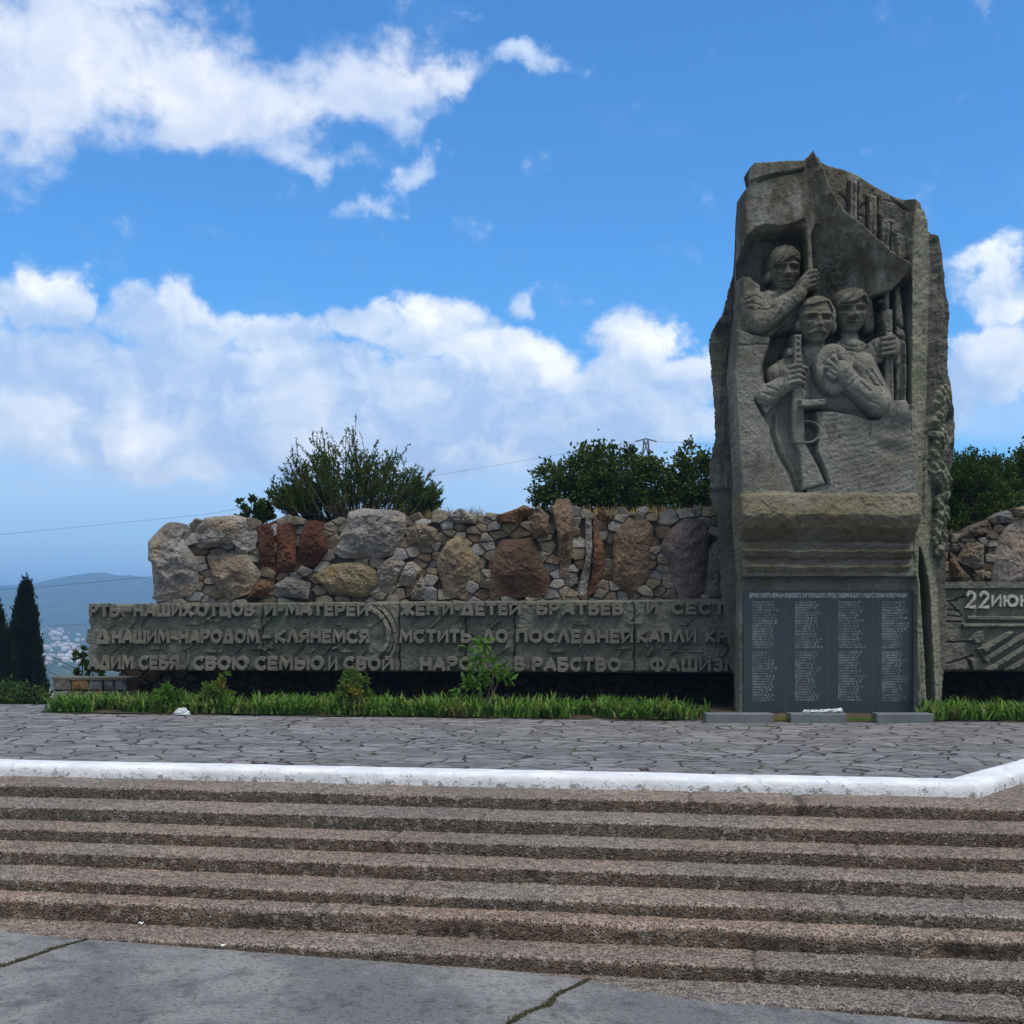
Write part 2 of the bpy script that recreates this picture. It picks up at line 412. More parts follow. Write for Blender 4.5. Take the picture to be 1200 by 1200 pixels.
M['bag'] = plain('white_plastic', (.58, .62, .64), .5, .4, (.42, .46, .49), 14)
M['paper'] = plain('white_paper', (.75, .75, .73), .8)
M['wire'] = plain('dark_cable', (.03, .035, .04), .6)
M['steel'] = plain('galvanised_steel', (.10, .11, .12), .6)
M['bark'] = plain('bark', (.10, .08, .055), .9, .1, (.055, .045, .033), 30, .6)
M['twig'] = plain('grey_twigs', (.07, .055, .038), .9, .1, (.04, .035, .025), 20)
M['sapling_bark'] = plain('pale_stem', (.20, .155, .115), .8, .1, (.12, .10, .08), 30)

def leaf_mat(name, c1, c2, c3=None, trans=.25):
    m, n, bs = material(name)
    g = n.node('ShaderNodeNewGeometry'); r = g.outputs['Random Per Island']
    col = n.mix(r, c1, c2)
    if c3: col = n.mix(n.rng(n.noise(g.outputs['Position'], 2.5, 3), .52, .66), col, c3)
    n.put(bs.inputs['Base Color'], col); bs.inputs['Roughness'].default_value = .65; bs.inputs['Specular IOR Level'].default_value = .12
    tr = n.node('ShaderNodeBsdfTranslucent'); n.put(tr.inputs['Color'], col)
    mx = n.node('ShaderNodeMixShader'); mx.inputs[0].default_value = trans
    n.l.new(bs.outputs[0], mx.inputs[1]); n.l.new(tr.outputs[0], mx.inputs[2])
    n.l.new(mx.outputs[0], m.node_tree.nodes['Material Output'].inputs['Surface'])
    return m
M['grass'] = leaf_mat('lily_leaves', (.04, .115, .015), (.15, .285, .05), (.22, .245, .075), .35)
M['dry'] = leaf_mat('dry_grass', (.22, .16, .06), (.34, .26, .11), None, .2)
M['broom'] = leaf_mat('broom_leaves', (.026, .058, .009), (.08, .135, .026), (.11, .115, .026), .22)
M['oak'] = leaf_mat('dark_leaves', (.018, .042, .006), (.065, .12, .02), (.09, .11, .022), .2)
M['cypress'] = leaf_mat('cypress_leaves', (.006, .013, .006), (.016, .032, .012), None, .05)
M['sapling'] = leaf_mat('maple_leaves', (.05, .14, .018), (.12, .26, .04), (.17, .24, .045), .35)
M['weed'] = leaf_mat('weed_leaves', (.05, .12, .018), (.14, .24, .04), (.24, .22, .04), .35)
M['moss'] = leaf_mat('joint_moss', (.055, .05, .025), (.10, .095, .045), (.09, .075, .05), .1)
M['litter'] = leaf_mat('dead_leaves', (.16, .075, .035), (.25, .13, .055), (.11, .12, .04), .1)

def terrain_mat():
    m, n, bs = material('distant_land'); p = geo_pos(n)
    a = n.noise(p, .006, 6, .7); b = n.noise(p, .03, 5, .7); c = n.noise(p, .0025, 4, .6)
    col = n.mix(n.rng(b, .42, .62), (.035, .06, .022), (.085, .11, .045))
    col = n.mix(n.math('MULTIPLY', n.rng(a, .55, .7), .7), col, (.16, .16, .09))
    col = n.mix(n.math('MULTIPLY', n.rng(c, .6, .7), .3), col, (.22, .19, .15))
    n.put(bs.inputs['Base Color'], col); bs.inputs['Roughness'].default_value = 1.0; bs.inputs['Specular IOR Level'].default_value = 0
    return m
M['land'] = terrain_mat()
M['mound'] = plain('dry_earth', (.13, .10, .055), .95, .05, (.07, .075, .03), 3, .8)

# ------------------------------------------------------------------ the setting: land, landing, stairs, plaza
R_T = [0, 26, 30, 60, 90, 200, 400, 800, 1200, 1600, 2000, 2400, 2800, 3400, 4000, 4500, 6500]
Z_T = [-.12, -.12, -.8, -3.2, -5.6, -13, -26, -41, -47, -44, -29, -9, 29, 95, 165, 130, 20]
RIDGE = [(-700, 705), (-200, 694), (0, 688), (30, 687), (60, 680), (85, 675), (120, 671), (138, 675), (150, 674), (178, 677), (230, 686), (320, 697), (500, 706), (800, 712), (1400, 705)]
def land_z(x, y):
    r = np.hypot(x, y)
    z = np.interp(r, R_T, Z_T)
    px = PX0 + F * np.tan(np.clip(np.arctan2(x, y), -1.2, 1.2))
    ry = np.interp(px, [a for a, b in RIDGE], [b for a, b in RIDGE])
    ratio = (PY0 - ry) / F * 4000 / 163
    t = sstep(1800, 3800, r)
    z = np.where(z > -40, z * (1 - t) + z * ratio * t, z)
    z = z + fbm(x / 420, y / 420, seed=3, oct=5) * 9 * sstep(500, 1800, r) * (1 - .75 * sstep(3300, 3900, r))
    near = np.where(y < 16.8, -2.3, -.12)
    z = np.where(r < 27, near, np.where(y < 16.8, np.minimum(z, -2.3), z))
    return z
azs = np.concatenate([np.radians(np.linspace(-32, 32, 200)), np.radians(np.linspace(34, 326, 110))])
rad = np.concatenate([[0.5], np.linspace(3, 40, 38), np.geomspace(42, 6500, 110)])
A, Rr = np.meshgrid(azs, rad, indexing='xy')
X, Y = np.sin(A) * Rr, np.cos(A) * Rr
Z = land_z(X, Y)
nr, nc = X.shape
fc = grid_faces(nr, nc, True)
wrap = np.array([[i * nc + nc - 1, (i + 1) * nc + nc - 1, (i + 1) * nc, i * nc] for i in range(nr - 1)])
tag(mk('hills', np.stack([X, Y, Z], -1), np.concatenate([fc, wrap]), M['land']), kind='structure')

TH = math.radians(9.36)
EU = np.array([math.cos(TH), -math.sin(TH)]); EV = np.array([math.sin(TH), math.cos(TH)])
def uv(u, v, z): return np.stack([u * EU[0] + v * EV[0], u * EU[1] + v * EV[1], z], -1)

# landing at the foot of the stairs, falling gently to the right
uA = np.dot((-4.34, 10.1), EU)
def landing_z(u, v):
    return -1.05 - .027 * (u + .97) - .06 * (np.clip(v, 6.5, 11) - 8.98) + fbm(u * .5, v * .5, seed=5, oct=3) * .006
uu = np.concatenate([np.linspace(-40, -9, 16), np.linspace(-8.8, 8.8, 220), np.linspace(9, 40, 16)])
vv = np.concatenate([np.linspace(-40, 4, 20), np.linspace(4.2, 10.4, 110)])
U, Vv = np.meshgrid(uu, vv, indexing='xy')
LZ = landing_z(U, Vv) + fbm(U * 6, Vv * 6, seed=8, oct=3) * .004
tag(mk('pavement', uv(U, Vv, LZ), grid_faces(*U.shape), M['landing']), kind='structure')

# stairs: each step one worn concrete bar
NOSE = [12.30, 11.61, 11.10, 10.58, 10.01, 9.72, 9.245, 8.75, 8.15]
TOP = [-.1425, -.2655, -.402, -.5235, -.6525, -.7665, -.930, -1.05, -1.17, -1.29]
stairs = empty('stairs', (0, 9, -1.2)); tag(stairs, kind='structure')
WORN = [.3, .1, .15, .25, .5, 1.0, .45, .3, .3]
JOINTS = {0: [(-.2, .03), (.9, .10), (-4.1, .03)], 1: [(2.6, .03), (-2.2, .03)], 2: [(1.35, .04), (-3.0, .03)], 3: [(1.2, .04), (-1.55, .16)], 4: [(1.05, .04), (-2.6, .03)], 6: [(.35, .045), (-3.4, .03)], 5: [(-3.3, .06), (1.9, .04)], 7: [(2.2, .04)]}
us = np.arange(-17, 17, .022)
for k in range(9):
    vn_ = NOSE[k] * math.cos(TH); zt, zb = TOP[k], TOP[k + 1] - .06
    back = (6.0 if k == 0 else NOSE[k - 1] * math.cos(TH) - vn_ + .12)
    wr = WORN[k]
    chip = np.clip(fbm(us * 1.7, us * 0 + k * 7.3, seed=20 + k, oct=5, gain=.6), -.2, 1)
    r = .018 + .012 * wr + np.clip(chip - .12, 0, 1) * .16 * (.35 + wr) + (.03 * wr) + .008 * fbm(us * 14, us * 0 + k, seed=40 + k, oct=3)
    r = np.clip(r, .015, .105)
    sag = .010 * fbm(us * .35, us * 0 + 3.1 * k, seed=60 + k, oct=3)
    P = []
    tv = np.linspace(back, .112, 5)
    for t in tv: P.append((vn_ + t + 0 * us, zt + 0 * us))
    for q in np.linspace(0, 1, 8):
        a = q * math.pi / 2
        P.append((vn_ + r - r * math.sin(a), zt - r * .72 + r * .72 * math.cos(a)))
    hh = zt - zb
    for q in (.5, .65, .8, .92, 1.0): P.append((vn_ + .004 * q + 0 * us, zt - hh * q + 0 * us))
    PV = np.array([p[0] for p in P]); PZ = np.array([p[1] for p in P]) + sag
    UU = np.broadcast_to(us, PV.shape)
    d = fbm(UU * 5, PV * 9, PZ * 9, oct=4, seed=80 + k) * (.0045 + .007 * wr) + fbm(UU * 22, PV * 22, PZ * 22, oct=2, seed=90 + k) * .0045
    face = np.linspace(0, 1, len(P))[:, None]
    wv_ = sstep(.25, .6, face)
    # worn risers bulge and crumble
    crumble = np.clip(fbm(UU * 3.2, PZ * 10, UU * 0 + k, oct=4, seed=120 + k), -.6, .8) * .05 * wr * wr
    PV = PV - (d + crumble) * wv_
    PZ = PZ + d * (1 - wv_)
    tj = None
    for ju, jw in JOINTS.get(k, []):
        wob = .03 * fbm(PV * 6, PZ * 9, seed=int(150 + k), oct=2)
        g = np.exp(-((UU - ju - wob) / (jw * .45)) ** 2)
        tj = g if 'tj' not in dir() or tj is None else tj + g
        PV = PV + g * .02 * (1 + 2 * (jw > .1)) * wv_; PZ = PZ - g * .018 * (1 - .5 * wv_)
    tint = np.ones(PV.shape + (3,))
    warm = np.array([1.08, .99, .94]); grey = np.array([.93, .97, .98])
    tone = sstep(-.3, .4, fbm(UU * .6, PZ * 3, UU * 0 + k * 3, oct=3, seed=130 + k))[..., None]
    tint = (warm * tone + grey * (1 - tone)) * (1.0, 1.0, 1.0, 1.0, 1.03, 1.10, .95, .95, .95)[k]
    # top light painted in: treads and noses lightened, risers darkened and browned
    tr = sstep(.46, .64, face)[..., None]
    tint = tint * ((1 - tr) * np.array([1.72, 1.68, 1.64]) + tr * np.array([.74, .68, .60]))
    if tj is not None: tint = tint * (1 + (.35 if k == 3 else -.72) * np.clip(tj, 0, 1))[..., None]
    if k in (5,): tint = tint * np.array([1.05, .98, .95])
    pts = uv(UU, PV, PZ)
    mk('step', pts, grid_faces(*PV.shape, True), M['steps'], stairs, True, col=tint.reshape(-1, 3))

# plaza sheet, white kerb with its splayed corner
KC = np.array(on_z(1147, 935, -.1425)[:2]); K2 = np.array(on_z(1200, 918, -.1425)[:2])
d1 = EU; d2 = (K2 - KC) / np.linalg.norm(K2 - KC)
n1 = EV; n2 = np.array([-d2[1], d2[0]])
mit = (n1 + n2) / (1 + np.dot(n1, n2))
def kerb_line(off):
    c = KC + mit * off
    left = KC - d1 * 22 + n1 * off
    right = KC + d2 * 9 + n2 * off
    nl, nrr = 500, 220
    L = [left + (c - left) * t for t in np.linspace(0, 1, nl)] + [c + (right - c) * t for t in np.linspace(0, 1, nrr)[1:]]
    return np.array(L)
prof = [(0.0, -.20), (0.0, -.10), (.006, -.05), (.02, -.022), (.045, -.006), (.09, .002), (.2, .004), (.3, .006), (.355, .006), (.37, -.004), (.375, -.05)]
KV = []
for off, z in prof:
    L = kerb_line(off); s = np.arange(len(L)) * .04
    zz = z + .006 * fbm(L[:, 0] * 1.3, L[:, 1] * 1.3, seed=31, oct=3) + .008 * fbm(L[:, 0] * 9, L[:, 1] * 9, seed=32 + int(off * 100), oct=3) * (1 if -.12 < z < .0 else .4)
    jit = .010 * fbm(L[:, 0] * 5, L[:, 1] * 5, L[:, 0] * 0 + z * 9, seed=33, oct=4) * (1 if off < .1 else 0)
    KV.append(np.concatenate([L + jit[:, None] * np.array([0, 1]), zz[:, None]], 1))
KV = np.array(KV)
tag(mk('kerb', KV, grid_faces(*KV.shape[:2], True), M['paint']), 'whitewashed kerb running along the top of the stairs with a splayed corner', 'kerb')
inner = kerb_line(.37)
PB = [inner[0], inner[499], inner[-1]]
nX = 120; PV = []
for t in np.linspace(0, 1, nX):
    x = -21 + 36 * t
    y0 = np.interp(x, [PB[0][0], PB[1][0], PB[2][0]], [PB[0][1], PB[1][1], PB[2][1]])
    PV.append([(x, y0 + (24.2 - y0) * q, 0) for q in np.linspace(0, 1, 40)])
PV = np.array(PV); PV[..., 2] += .010 * fbm(PV[..., 0] * .8, PV[..., 1] * .8, seed=35, oct=3)
tag(mk('plaza', PV, grid_faces(nX, 40, True), M['paving']), kind='structure')

# ------------------------------------------------------------------ long wall: planes
PA = np.array(ray(105, 0, 23.85)[:2]); PBk = np.array(ray(862, 0, 22.5)[:2])
WD = (PBk - PA) / np.linalg.norm(PBk - PA); WN = np.array([WD[1], -WD[0]])     # along the wall, and outwards to the viewer
class Plane:
    def __init__(s, setback, origin=PA, d=WD, nrm=WN):
        s.o = origin - nrm * setback; s.d = d; s.n = nrm
    def hit(s, px):
        k = (px - PX0) / F                 # x = k*y
        a = np.array([[s.d[0], -k], [s.d[1], -1.0]])
        t, y = np.linalg.solve(a, -s.o)
        return t, y
    def st(s, px, py):
        t, y = s.hit(px)
        return t, EYE + (PY0 - py) / F * y
    def stv(s, px, py):
        k = (np.asarray(px, float) - PX0) / F
        t = (k * s.o[1] - s.o[0]) / (s.d[0] - k * s.d[1])
        y = s.o[1] + t * s.d[1]
        return t, EYE + (PY0 - np.asarray(py, float)) / F * y
    def pt(s, t, z, h=0):
        t = np.asarray(t, float); h = np.asarray(h, float)
        return np.stack([s.o[0] + s.d[0] * t + s.n[0] * h, s.o[1] + s.d[1] * t + s.n[1] * h, np.asarray(z, float) + 0 * t], -1)
    def box(s, mb, t0, t1, h0, h1, z0, z1, col=None):
        c = [(t0, h0, z0), (t1, h0, z0), (t1, h1, z0), (t0, h1, z0), (t0, h0, z1), (t1, h0, z1), (t1, h1, z1), (t0, h1, z1)]
        V = [tuple(s.pt(t, z, h)) for t, h, z in c]
        mb.add(V, [(0, 1, 2, 3), (7, 6, 5, 4), (4, 5, 1, 0), (5, 6, 2, 1), (6, 7, 3, 2), (7, 4, 0, 3)], col)
PL = Plane(0)             # front face of the lettered panel
PW = Plane(.40)           # face of the rubble wall above and behind it
PBASE = Plane(1.7)        # recessed base wall under the panel
RO = np.array(ray(1085, 0, 22.3)[:2]); RD = np.array([math.cos(math.radians(-2)), math.sin(math.radians(-2))]); RN = np.array([RD[1], -RD[0]])
PR = Plane(0, RO, RD, RN); PRW = Plane(.40, RO, RD, RN); PRB = Plane(1.7, RO, RD, RN)

# --------------------------------------------------------------- stones
def clip_poly(poly, a, b, c):
    out = []
    for i in range(len(poly)):
        p, q = poly[i], poly[(i + 1) % len(poly)]
        dp, dq = a * p[0] + b * p[1] - c, a * q[0] + b * q[1] - c
        if dp <= 0: out.append(p)
        if (dp < 0 < dq) or (dq < 0 < dp):
            t = dp / (dp - dq); out.append((p[0] + (q[0] - p[0]) * t, p[1] + (q[1] - p[1]) * t))
    return out
def voronoi(seeds, bound):
    S = np.array(seeds); cells = []
    for i, s in enumerate(S):
        d = np.hypot(*(S - s).T); nb = np.argsort(d)[1:24]
        poly = [(s[0] - bound, s[1] - bound), (s[0] + bound, s[1] - bound), (s[0] + bound, s[1] + bound), (s[0] - bound, s[1] + bound)]
        for j in nb:
            m = (S[j] + s) / 2; nn = S[j] - s
            poly = clip_poly(poly, nn[0], nn[1], float(np.dot(nn, m)))
            if len(poly) < 3: break
        cells.append(poly)
    return cells
def inside(poly, p):
    c = False
    for i in range(len(poly)):
        a, b = poly[i], poly[i - 1]
        if (a[1] > p[1]) != (b[1] > p[1]) and p[0] < (b[0] - a[0]) * (p[1] - a[1]) / (b[1] - a[1]) + a[0]: c = not c
    return c
def resample(poly, n, rough=0.0, rg=None):
    P = np.array(poly, float); Q = np.vstack([P, P[:1]]); seg = np.hypot(*np.diff(Q, axis=0).T); L = np.concatenate([[0], np.cumsum(seg)])
    t = np.linspace(0, L[-1], n, endpoint=False)
    R = np.stack([np.interp(t, L, Q[:, 0]), np.interp(t, L, Q[:, 1])], 1)
    R = (np.roll(R, 1, 0) + 6.0 * R + np.roll(R, -1, 0)) / 8.0
    if rough:
        R = R + fbm(R[:, 0] * .16, R[:, 1] * .16, seed=int(P[0, 0]) % 97, oct=3)[:, None] * rough * np.array([1, -.7])
    return R
def facets(poly, per):
    """keep the corners of a masonry stone: corner points with a few jittered points along each edge"""
    P = np.array(poly, float); out = []
    for i in range(len(P)):
        a, b = P[i], P[(i + 1) % len(P)]; L = np.hypot(*(b - a))
        if L < 1.2: out.append(a); continue
        m = max(1, int(L / per)); nn = np.array([-(b - a)[1], (b - a)[0]]) / L
        for k in range(m): out.append(a + (b - a) * k / m + nn * (rnd.uniform(-.35, .35) if k else 0))
    return np.array(out)
def rubble_stone(plane, poly, thick, bulge, seed, tilt):
    """flat-faced angular stone with broken arrises"""
    R = facets(poly, 4.5); n = len(R); c = R.mean(0); size = np.hypot(*(R - c).T).mean(); rg = np.random.default_rng(seed)
    pl = rg.normal(0, .45, (3, 2)); prof = [(1.0, -thick), (1.0, .15), (.93, .72), (.80, .95), (.45, 1.0), (.02, 1.0)]
    px, h = [], []
    for s, f in prof:
        q = c + (R - c) * s; px.append(q)
        if f < 0: h.append(np.full(n, -thick)); continue
        e = (q - c) / size
        cutp = np.min(np.stack([1 + e @ pl[i] for i in range(3)]), 0)
        h.append(bulge * f * np.clip(.35 + .65 * cutp, .1, 1.4) + f * (e @ np.array(tilt)) + f * fbm(q[:, 0] * .22, q[:, 1] * .22, np.full(n, seed * .31), oct=3, seed=seed) * bulge * .5)
    px = np.array(px); h = np.array(h)
    t, z = plane.stv(px[..., 0], px[..., 1]); V = plane.pt(t, z, h * .0165); m = len(prof); Fc = []
    for i in range(m - 1):
        for k in range(n): Fc.append((i * n + k, i * n + (k + 1) % n, (i + 1) * n + (k + 1) % n, (i + 1) * n + k))
    return V.reshape(-1, 3), [f[::-1] for f in Fc] if poly_area(R) > 0 else Fc
def stone(plane, poly, thick, bulge, n, rings, seed, facet=1.0, rough=.6, tilt=0):
    """stone face: rings shrinking from the outline to its middle, raised and broken into facets; px units -> world"""
    R = resample(poly, n, rough); c = R.mean(0)
    size = np.hypot(*(R - c).T).mean()
    px = []; h = []
    prof = [(1.0, -thick), (1.0, 0.0)] + [(1 - (i / rings) ** 1.15 * .999, 1 - (1 - i / rings) ** 4.5) for i in range(1, rings + 1)]
    rg = np.random.default_rng(seed); pl = rg.normal(0, 1, (7, 2)) * .75; po = rg.uniform(.75, 1.5, 7)
    for s, f in prof:
        q = c + (R - c) * s; px.append(q)
        if f < 0: h.append(np.full(n, -thick)); continue
        e = (q - c) / size
        planes = np.min(np.stack([po[i] + e @ pl[i] for i in range(7)]), 0)
        hh = bulge * f * (.20 + 1.05 * np.clip(planes, -.35, 1.3) * facet)
        ns = fbm(q[:, 0] / (size * .55), q[:, 1] / (size * .55), np.full(n, seed * .37), oct=5, seed=seed, gain=.58)
        rid = 1 - np.abs(fbm(q[:, 0] / (size * .8), q[:, 1] / (size * .5), np.full(n, seed * .7), oct=3, seed=seed + 5)) * 2
        fi = fbm(q[:, 0] * .34, q[:, 1] * .34, np.full(n, seed * .9), oct=4, seed=seed + 9, gain=.62)
        h.append(hh + (ns * .62 + rid * .42) * bulge * f * .8 + fi * f * 2.2 + f * tilt * e[:, 0])
    px = np.array(px); h = np.array(h)
    t, z = plane.stv(px[..., 0], px[..., 1])
    V = plane.pt(t, z, h * .0165)
    m = len(prof); Fc = []
    for i in range(m - 1):
        for k in range(n):
            Fc.append((i * n + k, i * n + (k + 1) % n, (i + 1) * n + (k + 1) % n, (i + 1) * n + k))
    return V.reshape(-1, 3), [f[::-1] for f in Fc] if poly_area(R) > 0 else Fc
def poly_area(P):
    x, y = P[:, 0], P[:, 1]
    return .5 * np.sum(x * np.roll(y, -1) - y * np.roll(x, -1))
GREY = (.27, .265, .26); GREY2 = (.20, .205, .22); TAN = (.27, .215, .145); BROWN = (.17, .105, .06); RED = (.095, .042, .028); OCH = (.28, .17, .07); PURP = (.17, .15, .155)
def c7(*p): return [(160 + x / 3.333, 570 + y / 3.333) for x, y in p]
def c8(*p): return [(500 + x / 3.333, 570 + y / 3.333) for x, y in p]
BOULD = [
 (c7((48, 215), (105, 155), (130, 138), (165, 142), (188, 170), (182, 200), (215, 255), (245, 300), (245, 390), (210, 430), (120, 445), (70, 445), (62, 295), (46, 290)), GREY, 16, 'tall pale grey boulder at the wall end'),
 (c7((222, 215), (235, 165), (270, 122), (390, 112), (440, 130), (478, 180), (466, 245), (425, 262), (400, 225), (340, 235), (250, 245)), GREY, 16, None),
 (c7((275, 275), (300, 255), (440, 265), (455, 300), (492, 340), (440, 420), (370, 446), (310, 390)), (.27, .245, .20), 13, None),
 (c7((470, 150), (545, 140), (548, 340), (490, 342)), RED, 7, 'dark red slab'),
 (c7((547, 145), (622, 140), (627, 312), (600, 335), (551, 340)), (.115, .055, .036), 7, 'dark red slab'),
 (c7((640, 190), (680, 130), (730, 140), (752, 250), (700, 310), (640, 330), (627, 300)), RED, 8, 'dark red slab'),
 (c7((765, 252), (818, 155), (830, 100), (880, 85), (1020, 95), (1060, 130), (1045, 200), (1000, 270), (920, 287), (800, 278)), GREY, 14, None),
 (c7((1050, 165), (1110, 140), (1175, 170), (1178, 212), (1120, 252), (1060, 218)), (.24, .21, .17), 9, None),
 (c7((690, 350), (760, 305), (880, 290), (942, 330), (942, 390), (900, 437), (760, 425)), (.22, .19, .125), 11, None),
 (c7((540, 385), (590, 350), (682, 375), (672, 442), (560, 428)), (.22, .215, .21), 8, None),
 (c7((940, 310), (1030, 255), (1050, 300), (1008, 392), (945, 388)), GREY, 8, None),
 (c7((1054, 300), (1082, 290), (1115, 325), (1075, 382), (1014, 392)), GREY, 8, None),
 (c7((430, 440), (480, 365), (540, 358), (532, 432)), BROWN, 8, None),
 (c7((1070, 420), (1118, 340), (1132, 380), (1130, 442), (1075, 445)), (.24, .23, .2), 6, None),
 (c8((38, 290), (80, 215), (130, 190), (210, 280), (200, 350), (150, 440), (70, 432), (50, 350)), (.24, .205, .15), 11, None),
 (c8((245, 290), (290, 210), (410, 200), (440, 260), (482, 360), (472, 425), (250, 442), (240, 350)), (.125, .08, .058), 8, 'dark red slab'),
 (c8((490, 85), (510, 50), (555, 45), (577, 110), (572, 200), (557, 372), (520, 352), (510, 180)), (.185, .135, .10), 12, None),
 (c8((395, 110), (435, 75), (477, 115), (477, 190), (420, 207)), (.2, .155, .12), 10, None),
 (c8((620, 110), (645, 100), (648, 240), (625, 425), (583, 425), (622, 330)), GREY, 8, None),
 (c8((652, 110), (665, 120), (697, 260), (687, 402), (630, 427), (652, 300)), (.17, .09, .06), 9, None),
 (c8((735, 170), (790, 122), (860, 128), (887, 160), (867, 360), (800, 437), (730, 382), (723, 280)), (.20, .15, .11), 8, 'smooth brown boulder'),
 (c8((905, 240), (950, 170), (1010, 118), (1080, 128), (1107, 190), (1092, 402), (1050, 432), (980, 422), (950, 330)), PURP, 14, None),
 (c8((1098, 240), (1147, 200), (1149, 432), (1085, 427)), (.2, .2, .205), 7, None),
 (c8((280, 112), (350, 88), (385, 112), (362, 150), (290, 147)), BROWN, 9, None),
 (c8((55, 142), (130, 83), (135, 142)), (.22, .22, .225), 8, None), (c8((137, 142), (135, 85), (197, 120), (192, 146)), GREY, 8, None),
 (c8((665, 90), (690, 80), (745, 150), (680, 150)), BROWN, 8, None),
 (c8((332, 97), (378, 74), (424, 88), (418, 118), (345, 118)), BROWN, 8, None),
]
def top_line(px): return np.interp(px, [172, 178, 200, 230, 300, 400, 470, 530, 600, 640, 700, 850, 1000], [640, 622, 618, 612, 608, 603, 600, 599, 597, 592, 594, 592, 592])
def rubble(plane, seeds_box, spacing, keep, cols, seed, thick=14, parent=None, name='rubble_masonry', gap=.55):
    rg = np.random.default_rng(seed); x0, x1, y0, y1 = seeds_box
    seeds = []
    for _ in range(9000):
        p = (rg.uniform(x0, x1), rg.uniform(y0, y1)); md = spacing * rg.choice([.5, .8, 1.35], p=[.5, .3, .2])
        if all((p[0] - q[0]) ** 2 + ((p[1] - q[1]) * 1.45) ** 2 > (md * .5 + q[2] * .5) ** 2 for q in seeds): seeds.append((p[0], p[1], md))
    cells = [[(x, y / 1.45) for x, y in c_] for c_ in voronoi([(s[0], s[1] * 1.45) for s in seeds], spacing * 2.2)]
    V, Fc, C = [], [], []; b = 0
    for i, poly in enumerate(cells):
        if len(poly) < 3 or not keep(seeds[i]): continue
        P = np.array(poly); c = P.mean(0); r = np.hypot(*(P - c).T).mean()
        P = c + (P - c) * max(.7, 1 - gap / max(r, 1))
        v, f = rubble_stone(plane, P.tolist(), thick, rg.uniform(1.0, 3.0), 500 + i + seed, rg.normal(0, 1.3, 2))
        off = rg.uniform(-.03, .05)
        v = v + np.array([plane.n[0], plane.n[1], 0]) * off
        col = np.array(cols[rg.choice(len(cols))]) * rg.uniform(.68, 1.12)
        V.append(v); Fc.extend([tuple(k + b for k in ff) for ff in f]); b += len(v); C.append(np.tile(col, (len(v), 1)))
    return mk(name, np.concatenate(V), Fc, M['rubble'], parent, False, col=np.concatenate(C))
COLS = [GREY, GREY, (.27, .27, .28), (.27, .25, .21), (.25, .215, .165), (.23, .19, .135), (.22, .195, .165), (.16, .115, .08), (.29, .275, .25), (.18, .15, .12)]
wl = empty('stone_wall', tuple(PW.pt(4.0, 0, 0)))
tag(wl, 'long rubble stone wall of grey and rusty red boulders rising above the lettered concrete panel', 'wall')
def build_boulders(lst, plane, parent, s0):
    for i, (poly, colr, bulge, lab) in enumerate(lst):
        n = 110 if len(poly) > 6 else 84
        v, f = stone(plane, poly, 30, bulge * .72, n, 26, s0 + i * 13, rough=1.3)
        v = v + np.array([plane.n[0], plane.n[1], 0]) * .035
        # rust and iron staining is part of each rock: tint drifts with a noise of its own
        c = np.array(colr); k = fbm(v[:, 0] * 2.2, v[:, 2] * 2.2, np.full(len(v), i * 3.1), oct=4, seed=s0 + i)[:, None]
        warm = np.array([1.10, .94, .78]) if colr in (RED, BROWN) or colr[0] < .2 else np.array([1.06, .95, .80])
        cc = c * (1 + .35 * k) * np.where(k > .12, 1 + (warm - 1) * np.clip((k - .12) * 3.2, 0, 1), 1)
        o = mk('boulder', v, f, M['boulder'], parent, False, col=cc)
        if lab: o['label'] = lab
build_boulders(BOULD, PW, wl, 900)
def keep_left(s):
    if s[1] < top_line(s[0]) + 4 or s[1] > 712 or s[0] < 186 or s[0] > 872: return False
    return not any(inside([((x - np.mean([q[0] for q in p[0]])) * .9 + np.mean([q[0] for q in p[0]]), (y - np.mean([q[1] for q in p[0]])) * .9 + np.mean([q[1] for q in p[0]])) for x, y in p[0]], (s[0], s[1])) for p in BOULD)
rubble(PW, (170, 890, 585, 716), 20, keep_left, COLS, 3, parent=wl)
mb = MB()
ta = PW.hit(180)[0]; tb = PW.hit(900)[0]
xs = np.linspace(182, 895, 40); core = []
tt, zt = PW.stv(xs, np.array([top_line(x) + 9 for x in xs]))
V = []; Fc = []
for i in range(len(xs)):
    for (h, z) in ((-.06, 1.35), (-.06, zt[i]), (-1.62, zt[i]), (-1.62, 1.35)): V.append(tuple(PW.pt(tt[i], z, h)))
for i in range(len(xs) - 1):
    for k in range(4): Fc.append((i * 4 + k, i * 4 + (k + 1) % 4, (i + 1) * 4 + (k + 1) % 4, (i + 1) * 4 + k))
Fc.append((0, 1, 2, 3)[::-1]); e = (len(xs) - 1) * 4; Fc.append((e, e + 1, e + 2, e + 3))
mk('wall_core', V, [f[::-1] for f in Fc], M['mortar'], wl, False)
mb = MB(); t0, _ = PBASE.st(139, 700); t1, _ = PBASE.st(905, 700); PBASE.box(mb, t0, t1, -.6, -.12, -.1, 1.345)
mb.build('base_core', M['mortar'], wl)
# recessed base wall under the panel
mb = MB(); t0, _ = PBASE.st(139, 700); t1, _ = PBASE.st(905, 700); PBASE.box(mb, t0, t1, -.6, -.12, -.1, 1.345)
mb.build('base_core', M['mortar'], wl)
bw = rubble(PBASE, (95, 900, 770, 850), 20, lambda s: 138 < s[0] < 880 and 778 < s[1] < 842, [(.075, .05, .03), (.06, .05, .04), (.09, .065, .035), (.07, .06, .05)], 9, parent=wl, name='recessed_base')  # stones coloured very dark to stand for the shade below the overhang

